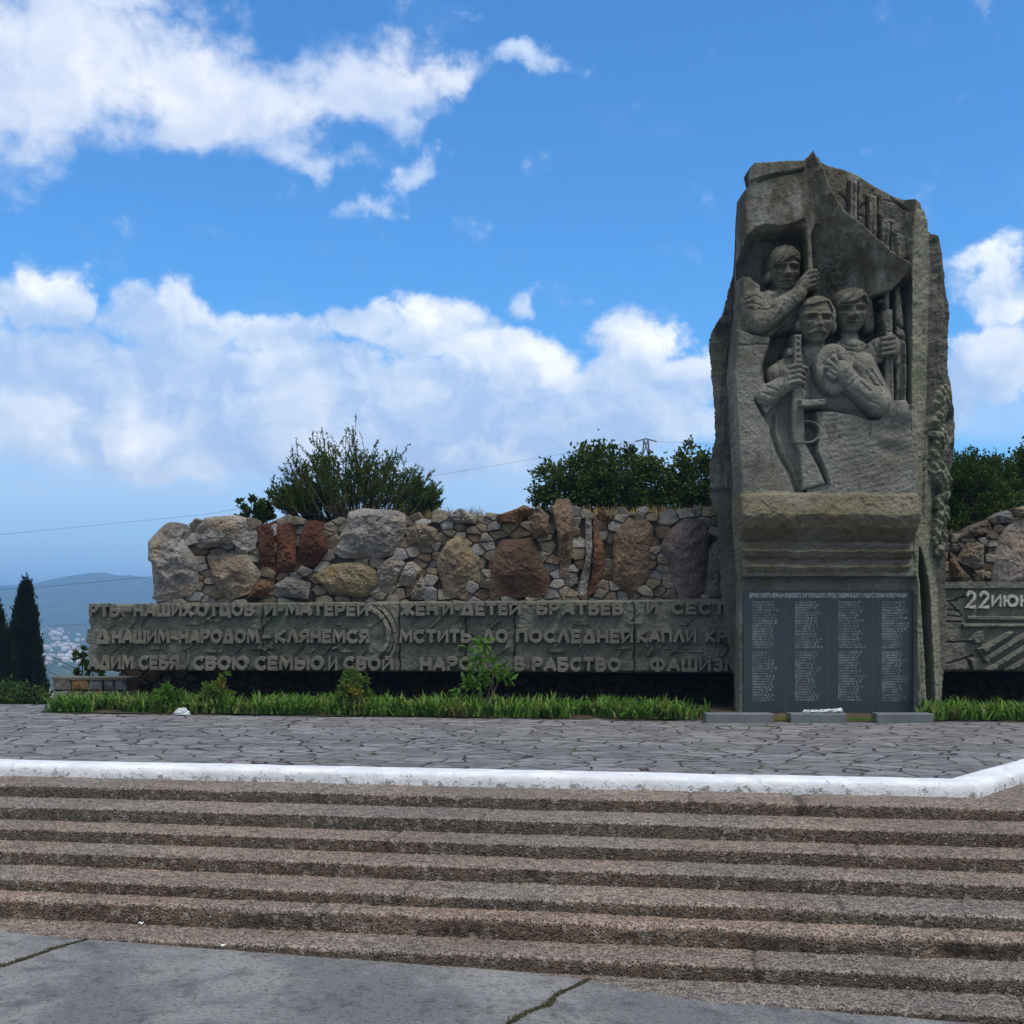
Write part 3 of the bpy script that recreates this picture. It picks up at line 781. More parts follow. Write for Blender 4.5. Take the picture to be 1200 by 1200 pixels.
# low wall sticking out past the panel at the left
lw = empty('low_stone_wall', tuple(Plane(1.15).pt(Plane(1.15).hit(90)[0], 0, 0)))
tag(lw, 'low squared rubble wall sticking out at the far left end under the lettered panel', 'wall')
PLW = Plane(1.15)
rg = np.random.default_rng(4); V, Fc, C = [], [], []; b = 0
for row, (ya, yb) in enumerate([(796, 809), (809.5, 826), (826.5, 842)]):
    x = 62
    while x < 140:
        wd = rg.uniform(10, 22); j = [rg.uniform(-1.2, 1.2) for _ in range(6)]
        poly = [(x + .5, ya + .6 + j[0] * .5), (x + wd * .5, ya + .4 + j[1] * .4), (x + wd - .5, ya + .6 + j[2] * .5), (x + wd - .5 + j[3], yb - .5), (x + wd * .5, yb - .4 + j[4] * .4), (x + .5 + j[5] * .5, yb - .5)]
        v, f = rubble_stone(PLW, poly, 20, 2.4, int(700 + x), rg.normal(0, .6, 2))
        V.append(v); Fc.extend([tuple(k + b for k in ff) for ff in f]); b += len(v)
        C.append(np.tile(np.array([GREY2, (.22, .215, .2), OCH, (.2, .18, .15), GREY2][rg.integers(5)]), (len(v), 1))); x += wd
mk('stone_face', np.concatenate(V), Fc, M['rubble'], lw, False, col=np.concatenate(C))
mb = MB(); t0, zt_ = PLW.st(63.5, 797); t1, _ = PLW.st(150, 797)
PLW.box(mb, t0, t1, -.5, -.04, -.1, zt_)
mb.build('wall_core', M['mortar'], lw)
mb = MB(); t0, zt_ = PLW.st(61.5, 796.5)
PLW.box(mb, t0, t1, -.53, .05, zt_ + .003, zt_ + .055)
mb.build('coping', M['panel'], lw)

# right-hand wall
RB = [
 ([(1158, 700), (1163, 660), (1168, 632), (1180, 615), (1205, 606), (1245, 612), (1262, 640), (1268, 700)], (.215, .205, .205), 18, 'large crinkled grey boulder'),
 ([(1120, 657), (1132, 634), (1153, 632), (1152, 664), (1142, 667)], (.20, .185, .16), 9, None),
 ([(1117, 634), (1136, 617), (1160, 608), (1161, 624), (1136, 631)], (.15, .125, .105), 8, None),
 ([(1110, 690), (1112, 645), (1118, 655), (1138, 680), (1130, 692)], (.13, .10, .075), 9, None),
 ([(1140, 668), (1153, 667), (1152, 692), (1136, 692)], (.15, .13, .11), 7, None),
 ([(1165, 605), (1178, 598), (1188, 602), (1184, 612), (1170, 614)], GREY2, 7, None),
 ([(1187, 596), (1210, 590), (1215, 604), (1190, 606)], (.26, .22, .15), 7, None),
]
wr_ = empty('stone_wall', tuple(PRW.pt(1.5, 0, 0)))
tag(wr_, 'rubble stone wall with a crinkled grey boulder to the right of the monument', 'wall')
build_boulders(RB, PRW, wr_, 1500)
rubble(PRW, (1070, 1530, 590, 708), 17, lambda s: 1084 < s[0] < 1515 and s[1] > np.interp(s[0], [1085, 1150, 1190, 1290], [634, 612, 603, 600]) and not any(inside(p[0], (s[0], s[1])) for p in RB), COLS[3:] + [(.13, .11, .09)], 21, parent=wr_)
rubble(PRB, (1080, 1530, 770, 850), 20, lambda s: s[1] > 778, [(.075, .055, .035), (.06, .052, .04)], 25, parent=wr_, name='recessed_base')  # shade under the right panel put into the dark stone colours
mb = MB(); t0, z0 = PRW.st(1095, 622); t1, _ = PRW.st(1510, 622)
PRW.box(mb, t0, t1, -1.62, -.06, 1.35, z0)
t0, _ = PRB.st(1080, 700); t1, _ = PRB.st(1500, 700); PRB.box(mb, t0, t1, -.6, -.12, -.1, 1.345)
mb.build('wall_core', M['mortar'], wr_)

# ------------------------------------------------------------------ text
def text_mesh(body, offset=0.0, extrude=0.0, bevel=0.0, res=2, align='LEFT', spacing=1.0, line=1.0):
    cu = bpy.data.curves.new('lettering_curve', 'FONT'); cu.body = body
    cu.offset = offset; cu.extrude = extrude; cu.bevel_depth = bevel; cu.bevel_resolution = 0; cu.resolution_u = res
    cu.align_x = align; cu.space_character = spacing; cu.space_line = line
    ob = bpy.data.objects.new('lettering_curve', cu); SC.collection.objects.link(ob)
    dg = bpy.context.evaluated_depsgraph_get()
    me = bpy.data.meshes.new_from_object(ob.evaluated_get(dg))
    V = np.zeros(len(me.vertices) * 3, np.float32); me.vertices.foreach_get('co', V); V = V.reshape(-1, 3).astype(float)
    Fc = [tuple(p.vertices) for p in me.polygons]
    bpy.data.objects.remove(ob); bpy.data.curves.remove(cu); bpy.data.meshes.remove(me)
    return V, Fc

# ------------------------------------------------------------------ lettered panel (left)
panel = empty('lettered_panel', tuple(PL.pt(5.0, 0, 0)))
tag(panel, 'long horizontal concrete panel with three rows of raised Cyrillic letters', 'memorial panel')
def ptop(px): return np.interp(px, [105, 455, 840, 900], [708, 705, 702, 702])
def pbot(px): return np.interp(px, [105, 862, 900], [786, 789, 789])
gx = np.arange(104, 880, 1.0); gv = np.linspace(0, 1, 90)
GX, GV = np.meshgrid(gx, gv, indexing='xy')
GY = ptop(GX) * (1 - GV) + pbot(GX) * GV
def bars(X, Y, x0, y0, x1, y1, wd, h):
    dx, dy = x1 - x0, y1 - y0; L = math.hypot(dx, dy)
    t = ((X - x0) * dx + (Y - y0) * dy) / L; d = np.abs((X - x0) * dy - (Y - y0) * dx) / L
    return h * sstep(wd, wd - .9, d) * (t > 0) * (t < L)
H = np.zeros_like(GX) + fbm(GX * .06, GY * .10, seed=71, oct=4) * .9
# slanting flame-like strokes and arcs between the rows
for i in range(46):
    x = rs.uniform(120, 850); y = rs.uniform(724, 734) if i % 2 else rs.uniform(756, 766)
    L = rs.uniform(10, 30); an = rs.uniform(.5, 1.0)
    H += bars(GX, GY, x, y + 6, x + L * math.cos(an), y - L * .55 * math.sin(an), rs.uniform(1.3, 2.6), rs.uniform(-1.6, 1.8))
for cx, cy, r, wd, h in ((425, 744, 31, 3.2, 2.6), (425, 744, 39, 2.6, -1.6), (418, 748, 46, 2.8, 2.0), (300, 790, 30, 2, 1.6), (200, 770, 22, 2, 1.4), (845, 762, 16, 2.2, 1.8), (845, 762, 9, 1.6, -1.4), (660, 775, 26, 2, 1.2)):
    d = np.abs(np.hypot(GX - cx, (GY - cy)) - r)
    H += h * sstep(wd, wd - 1.2, d) * (GX > cx - r * .2)
for x in (307, 468, 546, 743, 603): H -= 2.2 * np.exp(-((GX - x - .8 * np.sin(GY * .3)) / .8) ** 2)
for i in range(24):
    x = rs.uniform(115, 860); y = rs.choice([727, 731, 759, 763]); H += 1.2 * ((np.abs(GX - x) < rs.uniform(4, 10)) & (np.abs(GY - y) < 1.6))
edge = np.minimum(GV, 1 - GV) * 80
H -= 2.5 * sstep(2.0, 0, edge + fbm(GX * .2, GY * .2, seed=5) * 1.4)
H = H * 2.2 + fbm(GX * .35, GY * .35, seed=72, oct=3) * .5
leftj = 1.6 * fbm(GY * .18, GY * 0, seed=77, oct=3) + np.where((GY > 737) & (GY < 755), -2.2, .8)
GXj = GX + np.where(GX < 108, leftj, 0)
T, Zp = PL.stv(GXj, GY); Hh = H * .0165
P = PL.pt(T, Zp, Hh)
nr_, nc_ = GX.shape
back = PL.pt(T, Zp, np.full_like(T, -.62))
V = np.concatenate([P.reshape(-1, 3), back.reshape(-1, 3)]); n0 = nr_ * nc_
fs = [grid_faces(nr_, nc_, True), grid_faces(nr_, nc_) + n0]
def rim(idx, flip):
    a = np.array(idx[:-1]); bb = np.array(idx[1:]); f = np.stack([a, bb, bb + n0, a + n0], -1)
    return f[:, ::-1] if flip else f
fs += [rim(np.arange(nc_), False), rim(np.arange(nc_) + (nr_ - 1) * nc_, True), rim(np.arange(nr_) * nc_, True), rim(np.arange(nr_) * nc_ + nc_ - 1, False)]
mk('slab', V, np.concatenate(fs), M['panel'], panel, False)
# raised letters built from thick strokes: (advance width, strokes); an arc is (cx, cy, rx, ry, from, to) in degrees
def A_(cx, cy, rx, ry, a0, a1): return [(cx + rx * math.cos(math.radians(a0 + (a1 - a0) * i / 12)), cy + ry * math.sin(math.radians(a0 + (a1 - a0) * i / 12))) for i in range(13)]
def O_(x0, x1): return A_((x0 + x1) / 2, .5, (x1 - x0) / 2, .5, 90, 450)
GL = {
 'А': (.78, [[(0, 0), (.39, 1)], [(.39, 1), (.78, 0)], [(.17, .32), (.61, .32)]]),
 'Б': (.66, [[(0, 0), (0, 1), (.58, 1)], [(0, .56)] + A_(.36, .28, .28, .28, 90, -90) + [(0, 0)]]),
 'В': (.66, [[(0, 0), (0, 1)] + A_(.34, .77, .23, .23, 90, -90) + [(0, .54)], [(0, .54)] + A_(.37, .27, .27, .27, 90, -90) + [(0, 0)]]),
 'Д': (.82, [[(.06, .06), (.36, 1), (.46, 1), (.76, .06)], [(0, 0), (.82, 0)]]),
 'Е': (.56, [[(.56, 1), (0, 1), (0, 0), (.56, 0)], [(0, .52), (.5, .52)]]),
 'Ж': (1.0, [[(.5, 0), (.5, 1)], [(0, 1), (.5, .5), (0, 0)], [(1, 1), (.5, .5), (1, 0)]]),
 'З': (.6, [[(0, .95)] + A_(.3, .77, .27, .23, 110, -80) + [(.2, .54)], [(.2, .54)] + A_(.3, .27, .30, .27, 80, -140)]),
 'И': (.70, [[(0, 1), (0, 0), (.70, 1), (.70, 0)]]),
 'Й': (.70, [[(0, .80), (0, 0), (.70, .80), (.70, 0)], [(.22, 1.02), (.48, 1.02)]]),
 'К': (.70, [[(0, 0), (0, 1)], [(.66, 1), (.02, .48), (.70, 0)]]),
 'Л': (.74, [[(0, 0), (.34, 1), (.42, 1), (.74, 0)]]),
 'М': (.90, [[(0, 0), (.06, 1), (.45, .25), (.84, 1), (.90, 0)]]),
 'Н': (.68, [[(0, 0), (0, 1)], [(.68, 0), (.68, 1)], [(0, .5), (.68, .5)]]),
 'О': (.86, [O_(0, .86)]),
 'П': (.68, [[(0, 0), (0, 1), (.68, 1), (.68, 0)]]),
 'Р': (.62, [[(0, 0), (0, 1)] + A_(.33, .72, .28, .28, 90, -90) + [(0, .44)]]),
 'С': (.74, [A_(.42, .5, .42, .5, 50, 310)]),
 'Т': (.66, [[(0, 1), (.66, 1)], [(.33, 1), (.33, 0)]]),
 'Ф': (1.0, [O_(0, 1.0), [(.5, -.08), (.5, 1.08)]]),
 'Х': (.72, [[(0, 0), (.72, 1)], [(0, 1), (.72, 0)]]),
 'Ц': (.74, [[(0, 1), (0, 0), (.80, 0), (.80, -.22)], [(.66, 1), (.66, 0)]]),
 'Ш': (1.0, [[(0, 1), (0, 0), (1, 0), (1, 1)], [(.5, 1), (.5, 0)]]),
 'Ь': (.62, [[(0, 1), (0, 0)], [(0, .56)] + A_(.34, .28, .28, .28, 90, -90) + [(0, 0)]]),
 'Ю': (1.12, [[(0, 0), (0, 1)], [(0, .5), (.30, .5)], O_(.30, 1.12)]),
 'Я': (.64, [[(.64, 0), (.64, 1)] + A_(.31, .72, .28, .28, 90, 270) + [(.64, .44)], [(.36, .44), (0, 0)]]),
 '–': (.7, [[(0, .5), (.7, .5)]]),
 '2': (.58, [A_(.29, .73, .27, .27, 165, -30) + [(0, 0), (.58, 0)]]),
}
def ribbon(pts, th):
    P = [np.array(p) for p in pts]; closed = np.hypot(*(P[0] - P[-1])) < 1e-6
    if closed: P = P[:-1]
    n = len(P); Lf, Rt = [], []
    for i in range(n):
        a = P[i - 1] if (i > 0 or closed) else None; c = P[(i + 1) % n] if (i < n - 1 or closed) else None
        d0 = (P[i] - a) / np.hypot(*(P[i] - a)) if a is not None else None
        d1_ = (c - P[i]) / np.hypot(*(c - P[i])) if c is not None else None
        if d0 is None: d0 = d1_
        if d1_ is None: d1_ = d0
        n0, n1_ = np.array([-d0[1], d0[0]]), np.array([-d1_[1], d1_[0]])
        m = (n0 + n1_); m = m / max(.55, 1 + float(np.dot(n0, n1_)))
        ext = np.zeros(2)
        if not closed and i == 0: ext = -d1_ * th * .30
        if not closed and i == n - 1: ext = d0 * th * .30
        Lf.append(P[i] + m * th / 2 + ext); Rt.append(P[i] - m * th / 2 + ext)
    return np.array(Lf), np.array(Rt), closed
def word(s, x0, x1, y0, y1, plane=PL, parent=panel, mat='letters', proud=.125, th=.28, wear=.4):
    adv = [GL[c][0] for c in s]; gapw = .36; tot = sum(adv) + gapw * (len(s) - 1) + th
    V, Fc = [], []; x = th / 2; ci = 0
    for ch, a in zip(s, adv):
        for si, st in enumerate(GL[ch][1]):
            L, R, closed = ribbon([(p[0], th / 2 + p[1] * (1 - th)) for p in st], th)
            n = len(L); pr_ = proud + .003 * si + .0015 * (ci % 3); b = len(V)
            for i in range(n):
                for q, hh, ins in ((L[i], -.05, 0), (L[i], pr_ - .016, 0), (L[i] * .93 + R[i] * .07, pr_, 1), (R[i] * .93 + L[i] * .07, pr_, 1), (R[i], pr_ - .016, 0), (R[i], -.05, 0)):
                    V.append(((x + q[0]) / tot, q[1], hh))
            for i in range(n if closed else n - 1):
                j = (i + 1) % n
                for k in range(5): Fc.append((b + i * 6 + k, b + j * 6 + k, b + j * 6 + k + 1, b + i * 6 + k + 1))
            if not closed: Fc.append(tuple(b + k for k in range(6))); Fc.append(tuple(b + (n - 1) * 6 + k for k in range(6))[::-1])
        x += a + gapw; ci += 1
    V = np.array(V)
    px = x0 + (x1 - x0) * V[:, 0]; py = y1 - (y1 - y0) * V[:, 1]
    py = py + fbm(px * .06, px * 0, seed=3) * .5 + fbm(px * .5, py * .5, seed=4, oct=2) * wear; px = px + fbm(px * .5, py * .5, seed=6, oct=2) * wear
    t, z = plane.stv(px, py)
    return mk('raised_word', plane.pt(t, z, V[:, 2]), Fc, M[mat], parent, False)
r1 = [("РТЬ", 107, 143), ("–", 146, 158), ("НАШИХ", 159, 229), ("ОТЦОВ", 232, 300), ("И", 312, 325), ("–", 327, 334), ("МАТЕРЕЙ", 336, 433), ("ЖЕН", 470, 514), ("И", 519, 532), ("–", 534, 540), ("ДЕТЕЙ", 541, 611), ("БРАТЬЕВ", 629, 731), ("И", 757, 771), ("СЕСТ", 786, 850)]
r2 = [("Д", 115, 131), ("НАШИМ", 134, 201), ("НАРОДОМ", 212, 305), ("–", 308, 321), ("КЛЯНЕМСЯ", 324, 434), ("МСТИТЬ", 469, 553), ("ДО", 566, 596), ("ПОСЛЕДНЕЙ", 605, 742), ("КАПЛИ", 746, 816), ("КРО", 826, 868)]
r3 = [("АДИМ", 106, 159), ("СЕБЯ", 165, 212), ("СВОЮ", 228, 293), ("СЕМЬЮ", 300, 381), ("И", 386, 397), ("СВОЙ", 404, 462), ("НАРОД", 493, 572), ("В", 603, 616), ("РАБСТВО", 624, 728), ("ФАШИЗМ", 761, 866)]
for row, (ya, yb) in ((r1, (706.5, 722.5)), (r2, (737.5, 754)), (r3, (768.5, 785.5))):
    for s, x0, x1 in row:
        m_ = (x0 + x1) / 2; dy0 = np.interp(m_, [105, 860], [.8, -2.0] if row is r1 else [.5, -.5] if row is r2 else [-.6, 2.0])
        if s == "–": word(s, x0, x1, (ya + yb) / 2 - 2 + dy0, (ya + yb) / 2 + 2 + dy0, th=1.0)
        else: word(s, x0, x1, ya + dy0 - (0), yb + dy0)

# ------------------------------------------------------------------ dated panel (right)
rp = empty('dated_panel', tuple(PR.pt(2.0, 0, 0)))
tag(rp, 'concrete relief panel with the white date lettering right of the monument', 'memorial panel')
gx = np.arange(1086, 1520, 1.0); gy = np.arange(682, 787.2, 1.0)
GX, GY = np.meshgrid(gx, gy, indexing='xy')
H = fbm(GX * .08, GY * .08, seed=81, oct=4) * .9 + fbm(GX * .35, GY * .35, seed=82, oct=2) * .3
H += 3.0 * sstep(692, 689, GY)                         # top rail
H += bars(GX, GY, 1126, 733, 1520, 733, 2.6, 3.5) + bars(GX, GY, 1132, 724, 1520, 730, 2.6, 3.0) + bars(GX, GY, 1128, 722, 1112, 706, 1.2, -1.5)
for sx_, sy_ in ((1148, 762), (1150, 774), (1154, 786), (1176, 787), (1198, 787), (1220, 787), (1242, 787), (1264, 787), (1290, 787), (1320, 787)): H += bars(GX, GY, sx_, sy_, sx_ + 160, sy_ - 100, 3.2, 5.0) * sstep(738, 742, GY)
def polyh(X, Y, poly, h, bev=1.5):
    d = np.full(X.shape, 1e9); P = np.array(poly, float); n = len(P); ins = np.zeros(X.shape, bool)
    for i in range(n):
        a, b = P[i], P[(i + 1) % n]; ab = b - a; L = (ab ** 2).sum() + 1e-9
        t = np.clip(((X - a[0]) * ab[0] + (Y - a[1]) * ab[1]) / L, 0, 1)
        d = np.minimum(d, np.hypot(X - a[0] - t * ab[0], Y - a[1] - t * ab[1]))
        c = ((a[1] > Y) != (b[1] > Y)) & (X < (b[0] - a[0]) * (Y - a[1]) / (b[1] - a[1] + 1e-12) + a[0])
        ins ^= c
    return h * np.clip(d / bev, 0, 1) * ins, ins, d
H += polyh(GX, GY, [(1131, 752), (1140, 740), (1150, 737), (1153, 752), (1143, 755)], 4)[0]
H += polyh(GX, GY, [(1142, 760), (1152, 755), (1156, 764), (1146, 768)], 4)[0] + polyh(GX, GY, [(1135, 772), (1146, 770), (1164, 778), (1168, 787), (1138, 787)], 3.4)[0] + polyh(GX, GY, [(1147, 766), (1152, 765), (1156, 776), (1151, 777)], 3)[0]
for x0, y0, x1, y1 in ((1108, 753, 1140, 751), (1110, 714, 1126, 716), (1110, 721, 1127, 723), (1109, 728, 1126, 729), (1110, 778, 1140, 768), (1133, 770, 1139, 787), (1110, 705, 1122, 703), (1118, 703, 1132, 698)):
    H += bars(GX, GY, x0, y0, x1, y1, 1.3, -2.2)
H -= 2.0 * sstep(3, 0, 787 - GY)
H *= 1.7
T, Zp = PR.stv(GX, GY); Pp = PR.pt(T, Zp, H * .0165)
nr_, nc_ = GX.shape; n0 = nr_ * nc_
V = np.concatenate([Pp.reshape(-1, 3), PR.pt(T, Zp, np.full_like(T, -.62)).reshape(-1, 3)])
mk('slab', V, np.concatenate([grid_faces(nr_, nc_, True), grid_faces(nr_, nc_) + n0, rim(np.arange(nc_), False), rim(np.arange(nc_) + (nr_ - 1) * nc_, True), rim(np.arange(nr_) * nc_, True), rim(np.arange(nr_) * nc_ + nc_ - 1, False)]), M['panel'], rp, False)
word("22", 1130, 1158, 692, 713.5, PR, rp, 'white_letters', .09, .19)
word("ИЮНЯ", 1159.5, 1219, 696.5, 711.5, PR, rp, 'white_letters', .09, .24)

# ------------------------------------------------------------------ the monument: one carved concrete block
K = 20.9 / F                        # metres per photo pixel at the block's face
YM = 21.0
mon = empty('monument', ((975 - PX0) * K, YM + .4, 0))
tag(mon, 'tall carved concrete monument with three partisans, rifles and a banner above a dark name plaque', 'monument')
STEP = .72
gx = np.arange(824, 1124, STEP); gy = np.arange(168, 844, STEP)
X, Y = np.meshgrid(gx, gy, indexing='xy')
NEG = -1e3
def pin(poly):
    P = np.array(poly, float); n = len(P); ins = np.zeros(X.shape, bool)
    for i in range(n):
        a, b = P[i], P[(i + 1) % n]
        ins ^= ((a[1] > Y) != (b[1] > Y)) & (X < (b[0] - a[0]) * (Y - a[1]) / (b[1] - a[1] + 1e-12) + a[0])
    return ins
def pdist(poly, closed=True):
    P = np.array(poly, float); n = len(P); d = np.full(X.shape, 1e9)
    for i in range(n if closed else n - 1):
        a, b = P[i], P[(i + 1) % n]; ab = b - a; L = (ab ** 2).sum() + 1e-9
        t = np.clip(((X - a[0]) * ab[0] + (Y - a[1]) * ab[1]) / L, 0, 1)
        d = np.minimum(d, np.hypot(X - a[0] - t * ab[0], Y - a[1] - t * ab[1]))
    return d
def sd(poly):
    d = pdist(poly); return np.where(pin(poly), d, -d)
def soft(poly, wdt): return sstep(-wdt, wdt, sd(poly))
def gau(cx, cy, sx_, sy_, rot=0):
    c, s = math.cos(rot), math.sin(rot); dx, dy = X - cx, Y - cy
    return np.exp(-(((dx * c + dy * s) / sx_) ** 2 + ((-dx * s + dy * c) / sy_) ** 2))
def lineg(pts, wd): return np.exp(-(pdist(pts, False) / wd) ** 2)

OUT = [(880, 193), (884, 189), (900, 189), (925, 187), (943, 187), (947, 180), (953, 175), (962, 180), (975, 186), (990, 190), (1012, 198), (1020, 204), (1050, 220), (1065, 228), (1079, 232), (1087, 247), (1094, 270), (1100, 278), (1102, 300), (1108, 345), (1111, 370), (1109, 400), (1108, 425), (1112, 450), (1116, 480), (1117, 500), (1116, 540), (1112, 560), (1113, 578), (1110, 600), (1109, 640), (1109, 690), (1110, 740), (1107, 800), (1105, 841), (1097, 841), (1090, 841), (1074, 841), (870, 841), (868, 836), (858, 780), (846, 700), (843, 650), (842, 610), (832, 578), (830, 550), (833, 535), (838, 512), (837, 480), (835, 455), (832, 425), (831, 405), (833, 390), (845, 370), (853, 340), (861, 310), (864, 270), (868, 240), (871, 222), (877, 218), (878, 200)]
SLAB = [(880, 193), (884, 189), (900, 189), (925, 187), (943, 187), (947, 180), (953, 175), (962, 180), (975, 186), (990, 190), (1012, 198), (1020, 204), (1050, 220), (1065, 228), (1077, 231), (1073, 300), (1071, 470), (1074, 600), (1077, 690), (1086, 841), (870, 841), (871, 690), (872, 675), (868, 635), (866, 600), (866, 560), (863, 520), (860, 460), (858, 440), (860, 420), (864, 385), (868, 345), (868, 310), (872, 225)]
outd = sd(OUT) + fbm(X * .12, Y * .12, seed=201, oct=4) * 1.3 + fbm(X * .45, Y * .45, seed=203, oct=2) * .5
MASK = outd > 0
H = np.full(X.shape, -40.0); LB = np.zeros(X.shape, int)
NAMES = ['buttress', 'carved_slab', 'flank_pillar', 'side_relief', 'banner', 'soldier_figure', 'soldier_figure', 'soldier_figure', 'submachine_gun', 'rifle', 'cap', 'flagpole', 'corbel', 'stone_rubble']
def put(h, lab, k=0.0):
    """union: the higher surface wins; k rounds the seam"""
    global H, LB
    new = h > H
    LB = np.where(new, lab, LB)
    if k > 0:
        d = np.clip(.5 + .5 * (h - H) / k, 0, 1); u = H * (1 - d) + h * d + k * d * (1 - d)
        H = np.where(h > NEG / 2, u, H)
    else: H = np.maximum(H, h)
def slab(poly, h, bev=2.0, rnd_=1.0):
    d = sd(poly); t = np.clip(d / bev, 0, 1)
    return np.where(d > 0, h - bev * rnd_ * (1 - np.sqrt(np.clip(1 - (1 - t) ** 2, 0, 1))), NEG)
def ell(cx, cy, rx, ry, base, hz, rot=0, p=2.0):
    c, s = math.cos(rot), math.sin(rot); dx, dy = X - cx, Y - cy
    q = np.abs((dx * c + dy * s) / rx) ** p + np.abs((-dx * s + dy * c) / ry) ** p
    return np.where(q < 1, base + hz * np.sqrt(np.clip(1 - q, 0, 1)), NEG)
def cap_(p, q, r0, r1, h0, h1, sq=1.0):
    dx, dy = q[0] - p[0], q[1] - p[1]; L = dx * dx + dy * dy + 1e-9
    t = np.clip(((X - p[0]) * dx + (Y - p[1]) * dy) / L, 0, 1)
    d = np.hypot(X - p[0] - t * dx, Y - p[1] - t * dy); r = r0 + (r1 - r0) * t
    return np.where(d < r, h0 + (h1 - h0) * t + sq * np.sqrt(np.clip(r * r - d * d, 0, None)), NEG)
# ---- left buttress: set back, fluted above, stepped ledges
b = np.full(X.shape, -42.0)
b += 4 * sstep(390, 384, Y + (X - 845) * -.5) + 2.0 * fbm(X * .35, Y * .03, seed=210, oct=3)
b -= 9 * gau(858, 393, 12, 12) * (Y > 380)
b += 5 * sstep(576, 570, Y) - 5 * sstep(604, 608, Y) * 0 - 6 * sstep(574, 580, Y) * sstep(608, 602, Y) - 9 * sstep(604, 609, Y)
b += 3 * np.cos((X - 851) / 13.0) * (Y > 400) * (Y < 575)
b += fbm(X * .08, Y * .08, seed=211, oct=4) * 3
put(np.where(MASK, b, NEG), 0)
# ---- right flank: fluted pillars turning away from the viewer
xe = np.interp(Y, [170, 232, 300, 480, 660, 841], [1072, 1077, 1073, 1071, 1075, 1086])       # slab's right edge
u = X - xe
fl = -1.6 * u - .006 * u * u
fl += 2.2 * np.abs(np.sin(u * .55 + .4 * np.sin(Y * .011))) * (u < 20) + 1.6 * fbm(X * .5, Y * .018, seed=215, oct=3)
gx0 = np.interp(Y, [232, 300, 470, 520, 660], [1090, 1094, 1089, 1086, 1081])
fl -= 7 * np.exp(-((X - gx0) / 1.8) ** 2)
fl += fbm(X * .12, Y * .12, seed=216, oct=4) * 2.2 + fbm(X * .5, Y * .35, seed=217, oct=2) * .45
put(np.where(MASK & (u > -1), fl - 1, NEG), 2)
# deep open joint between the two feet
gap = [(1081, 640), (1085, 660), (1092, 700), (1098, 841), (1089, 841), (1084, 720)]
H = H - 70 * sstep(-.6, 1.2, sd(gap))
# carved side relief on the flank
for (cx, cy, rx, ry, bs_, hz, ro) in ((1103, 466, 10, 15, -34, 12, .1), (1100, 490, 7, 14, -30, 12, .5), (1110, 500, 6, 14, -52, 8, 0), (1098, 520, 6, 22, -28, 9, .25), (1105, 527, 5, 18, -34, 9, .35), (1096, 512, 8, 4, -24, 8, .8), (1101, 556, 9, 20, -34, 14, -.45), (1106, 577, 6, 11, -36, 12, -.2), (1104, 604, 7, 12, -34, 13, .1), (1099, 590, 4, 10, -28, 8, 0), (1097, 618, 3.5, 22, -26, 7, .1), (1104, 632, 5, 14, -38, 12, .1), (1100, 646, 5, 7, -32, 9, 0)):
    put(np.where(MASK, ell(cx, cy, rx, ry, bs_, hz * .6, ro, 2.8) + fbm(X * .2, Y * .2, seed=int(cy), oct=4, gain=.65) * 4.5 + 1.6 * np.sin(X * .9 + Y * .5 * (1 if cy % 2 else -1)), NEG), 3)
H -= 12 * gau(1109, 491, 5, 10, .2) * MASK
for a in ((1094, 505, 1101, 528), (1098, 500, 1106, 522), (1092, 520, 1099, 533)): H -= 3.5 * lineg([a[:2], a[2:]], 1.2)
# ---- main slab
insl = pin(SLAB)
sdist = sd(SLAB)
base = np.zeros(X.shape) + fbm(X * .02, Y * .02, seed=220, oct=3) * 2.0
base -= 6 * sstep(3.5, 0, sdist) * .8
TLB = [(878, 193), (884, 189), (943, 187), (944, 240), (945, 258), (940, 257), (930, 262), (915, 266), (897, 263), (885, 268), (874, 278), (872, 225)]
base += 7 * soft(TLB, 1.2) - 4 * lineg([(888, 213), (905, 207), (925, 203), (942, 200)], 1.4) + 3.0 * soft([(884, 189), (943, 187), (943, 199), (890, 209), (878, 214)], 1)
NICHE = [(880, 277), (890, 268), (915, 267), (945, 259), (950, 300), (950, 345), (905, 350), (895, 335), (880, 322), (868, 322), (868, 300)]
base -= 34 * soft(NICHE, 3.5) * sstep(262, 275, Y)
base += 7 * soft([(869, 319), (893, 318), (891, 345), (868, 348)], 1.6)
base -= 20 * soft([(893, 316), (905, 314), (905, 336), (893, 338)], 2)
# hollow under the arm and behind the middle figure
HOL = [(905, 394), (925, 378), (940, 362), (945, 400), (935, 470), (905, 463), (899, 445), (897, 425), (903, 405)]
base -= 30 * soft(HOL, 2.5)
rec = soft([(944, 300), (958, 262), (975, 262), (1012, 285), (1052, 318), (1069, 328), (1069, 474), (1050, 480), (1030, 482), (940, 482), (940, 330)], 2.0)
base = base * (1 - rec) + (-30 + fbm(X * .1, Y * .1, seed=226, oct=3) * 2) * rec
base -= 9 * soft([(962, 180), (1012, 198), (1050, 220), (1070, 232), (1068, 332), (1046, 332), (985, 245)], 2)
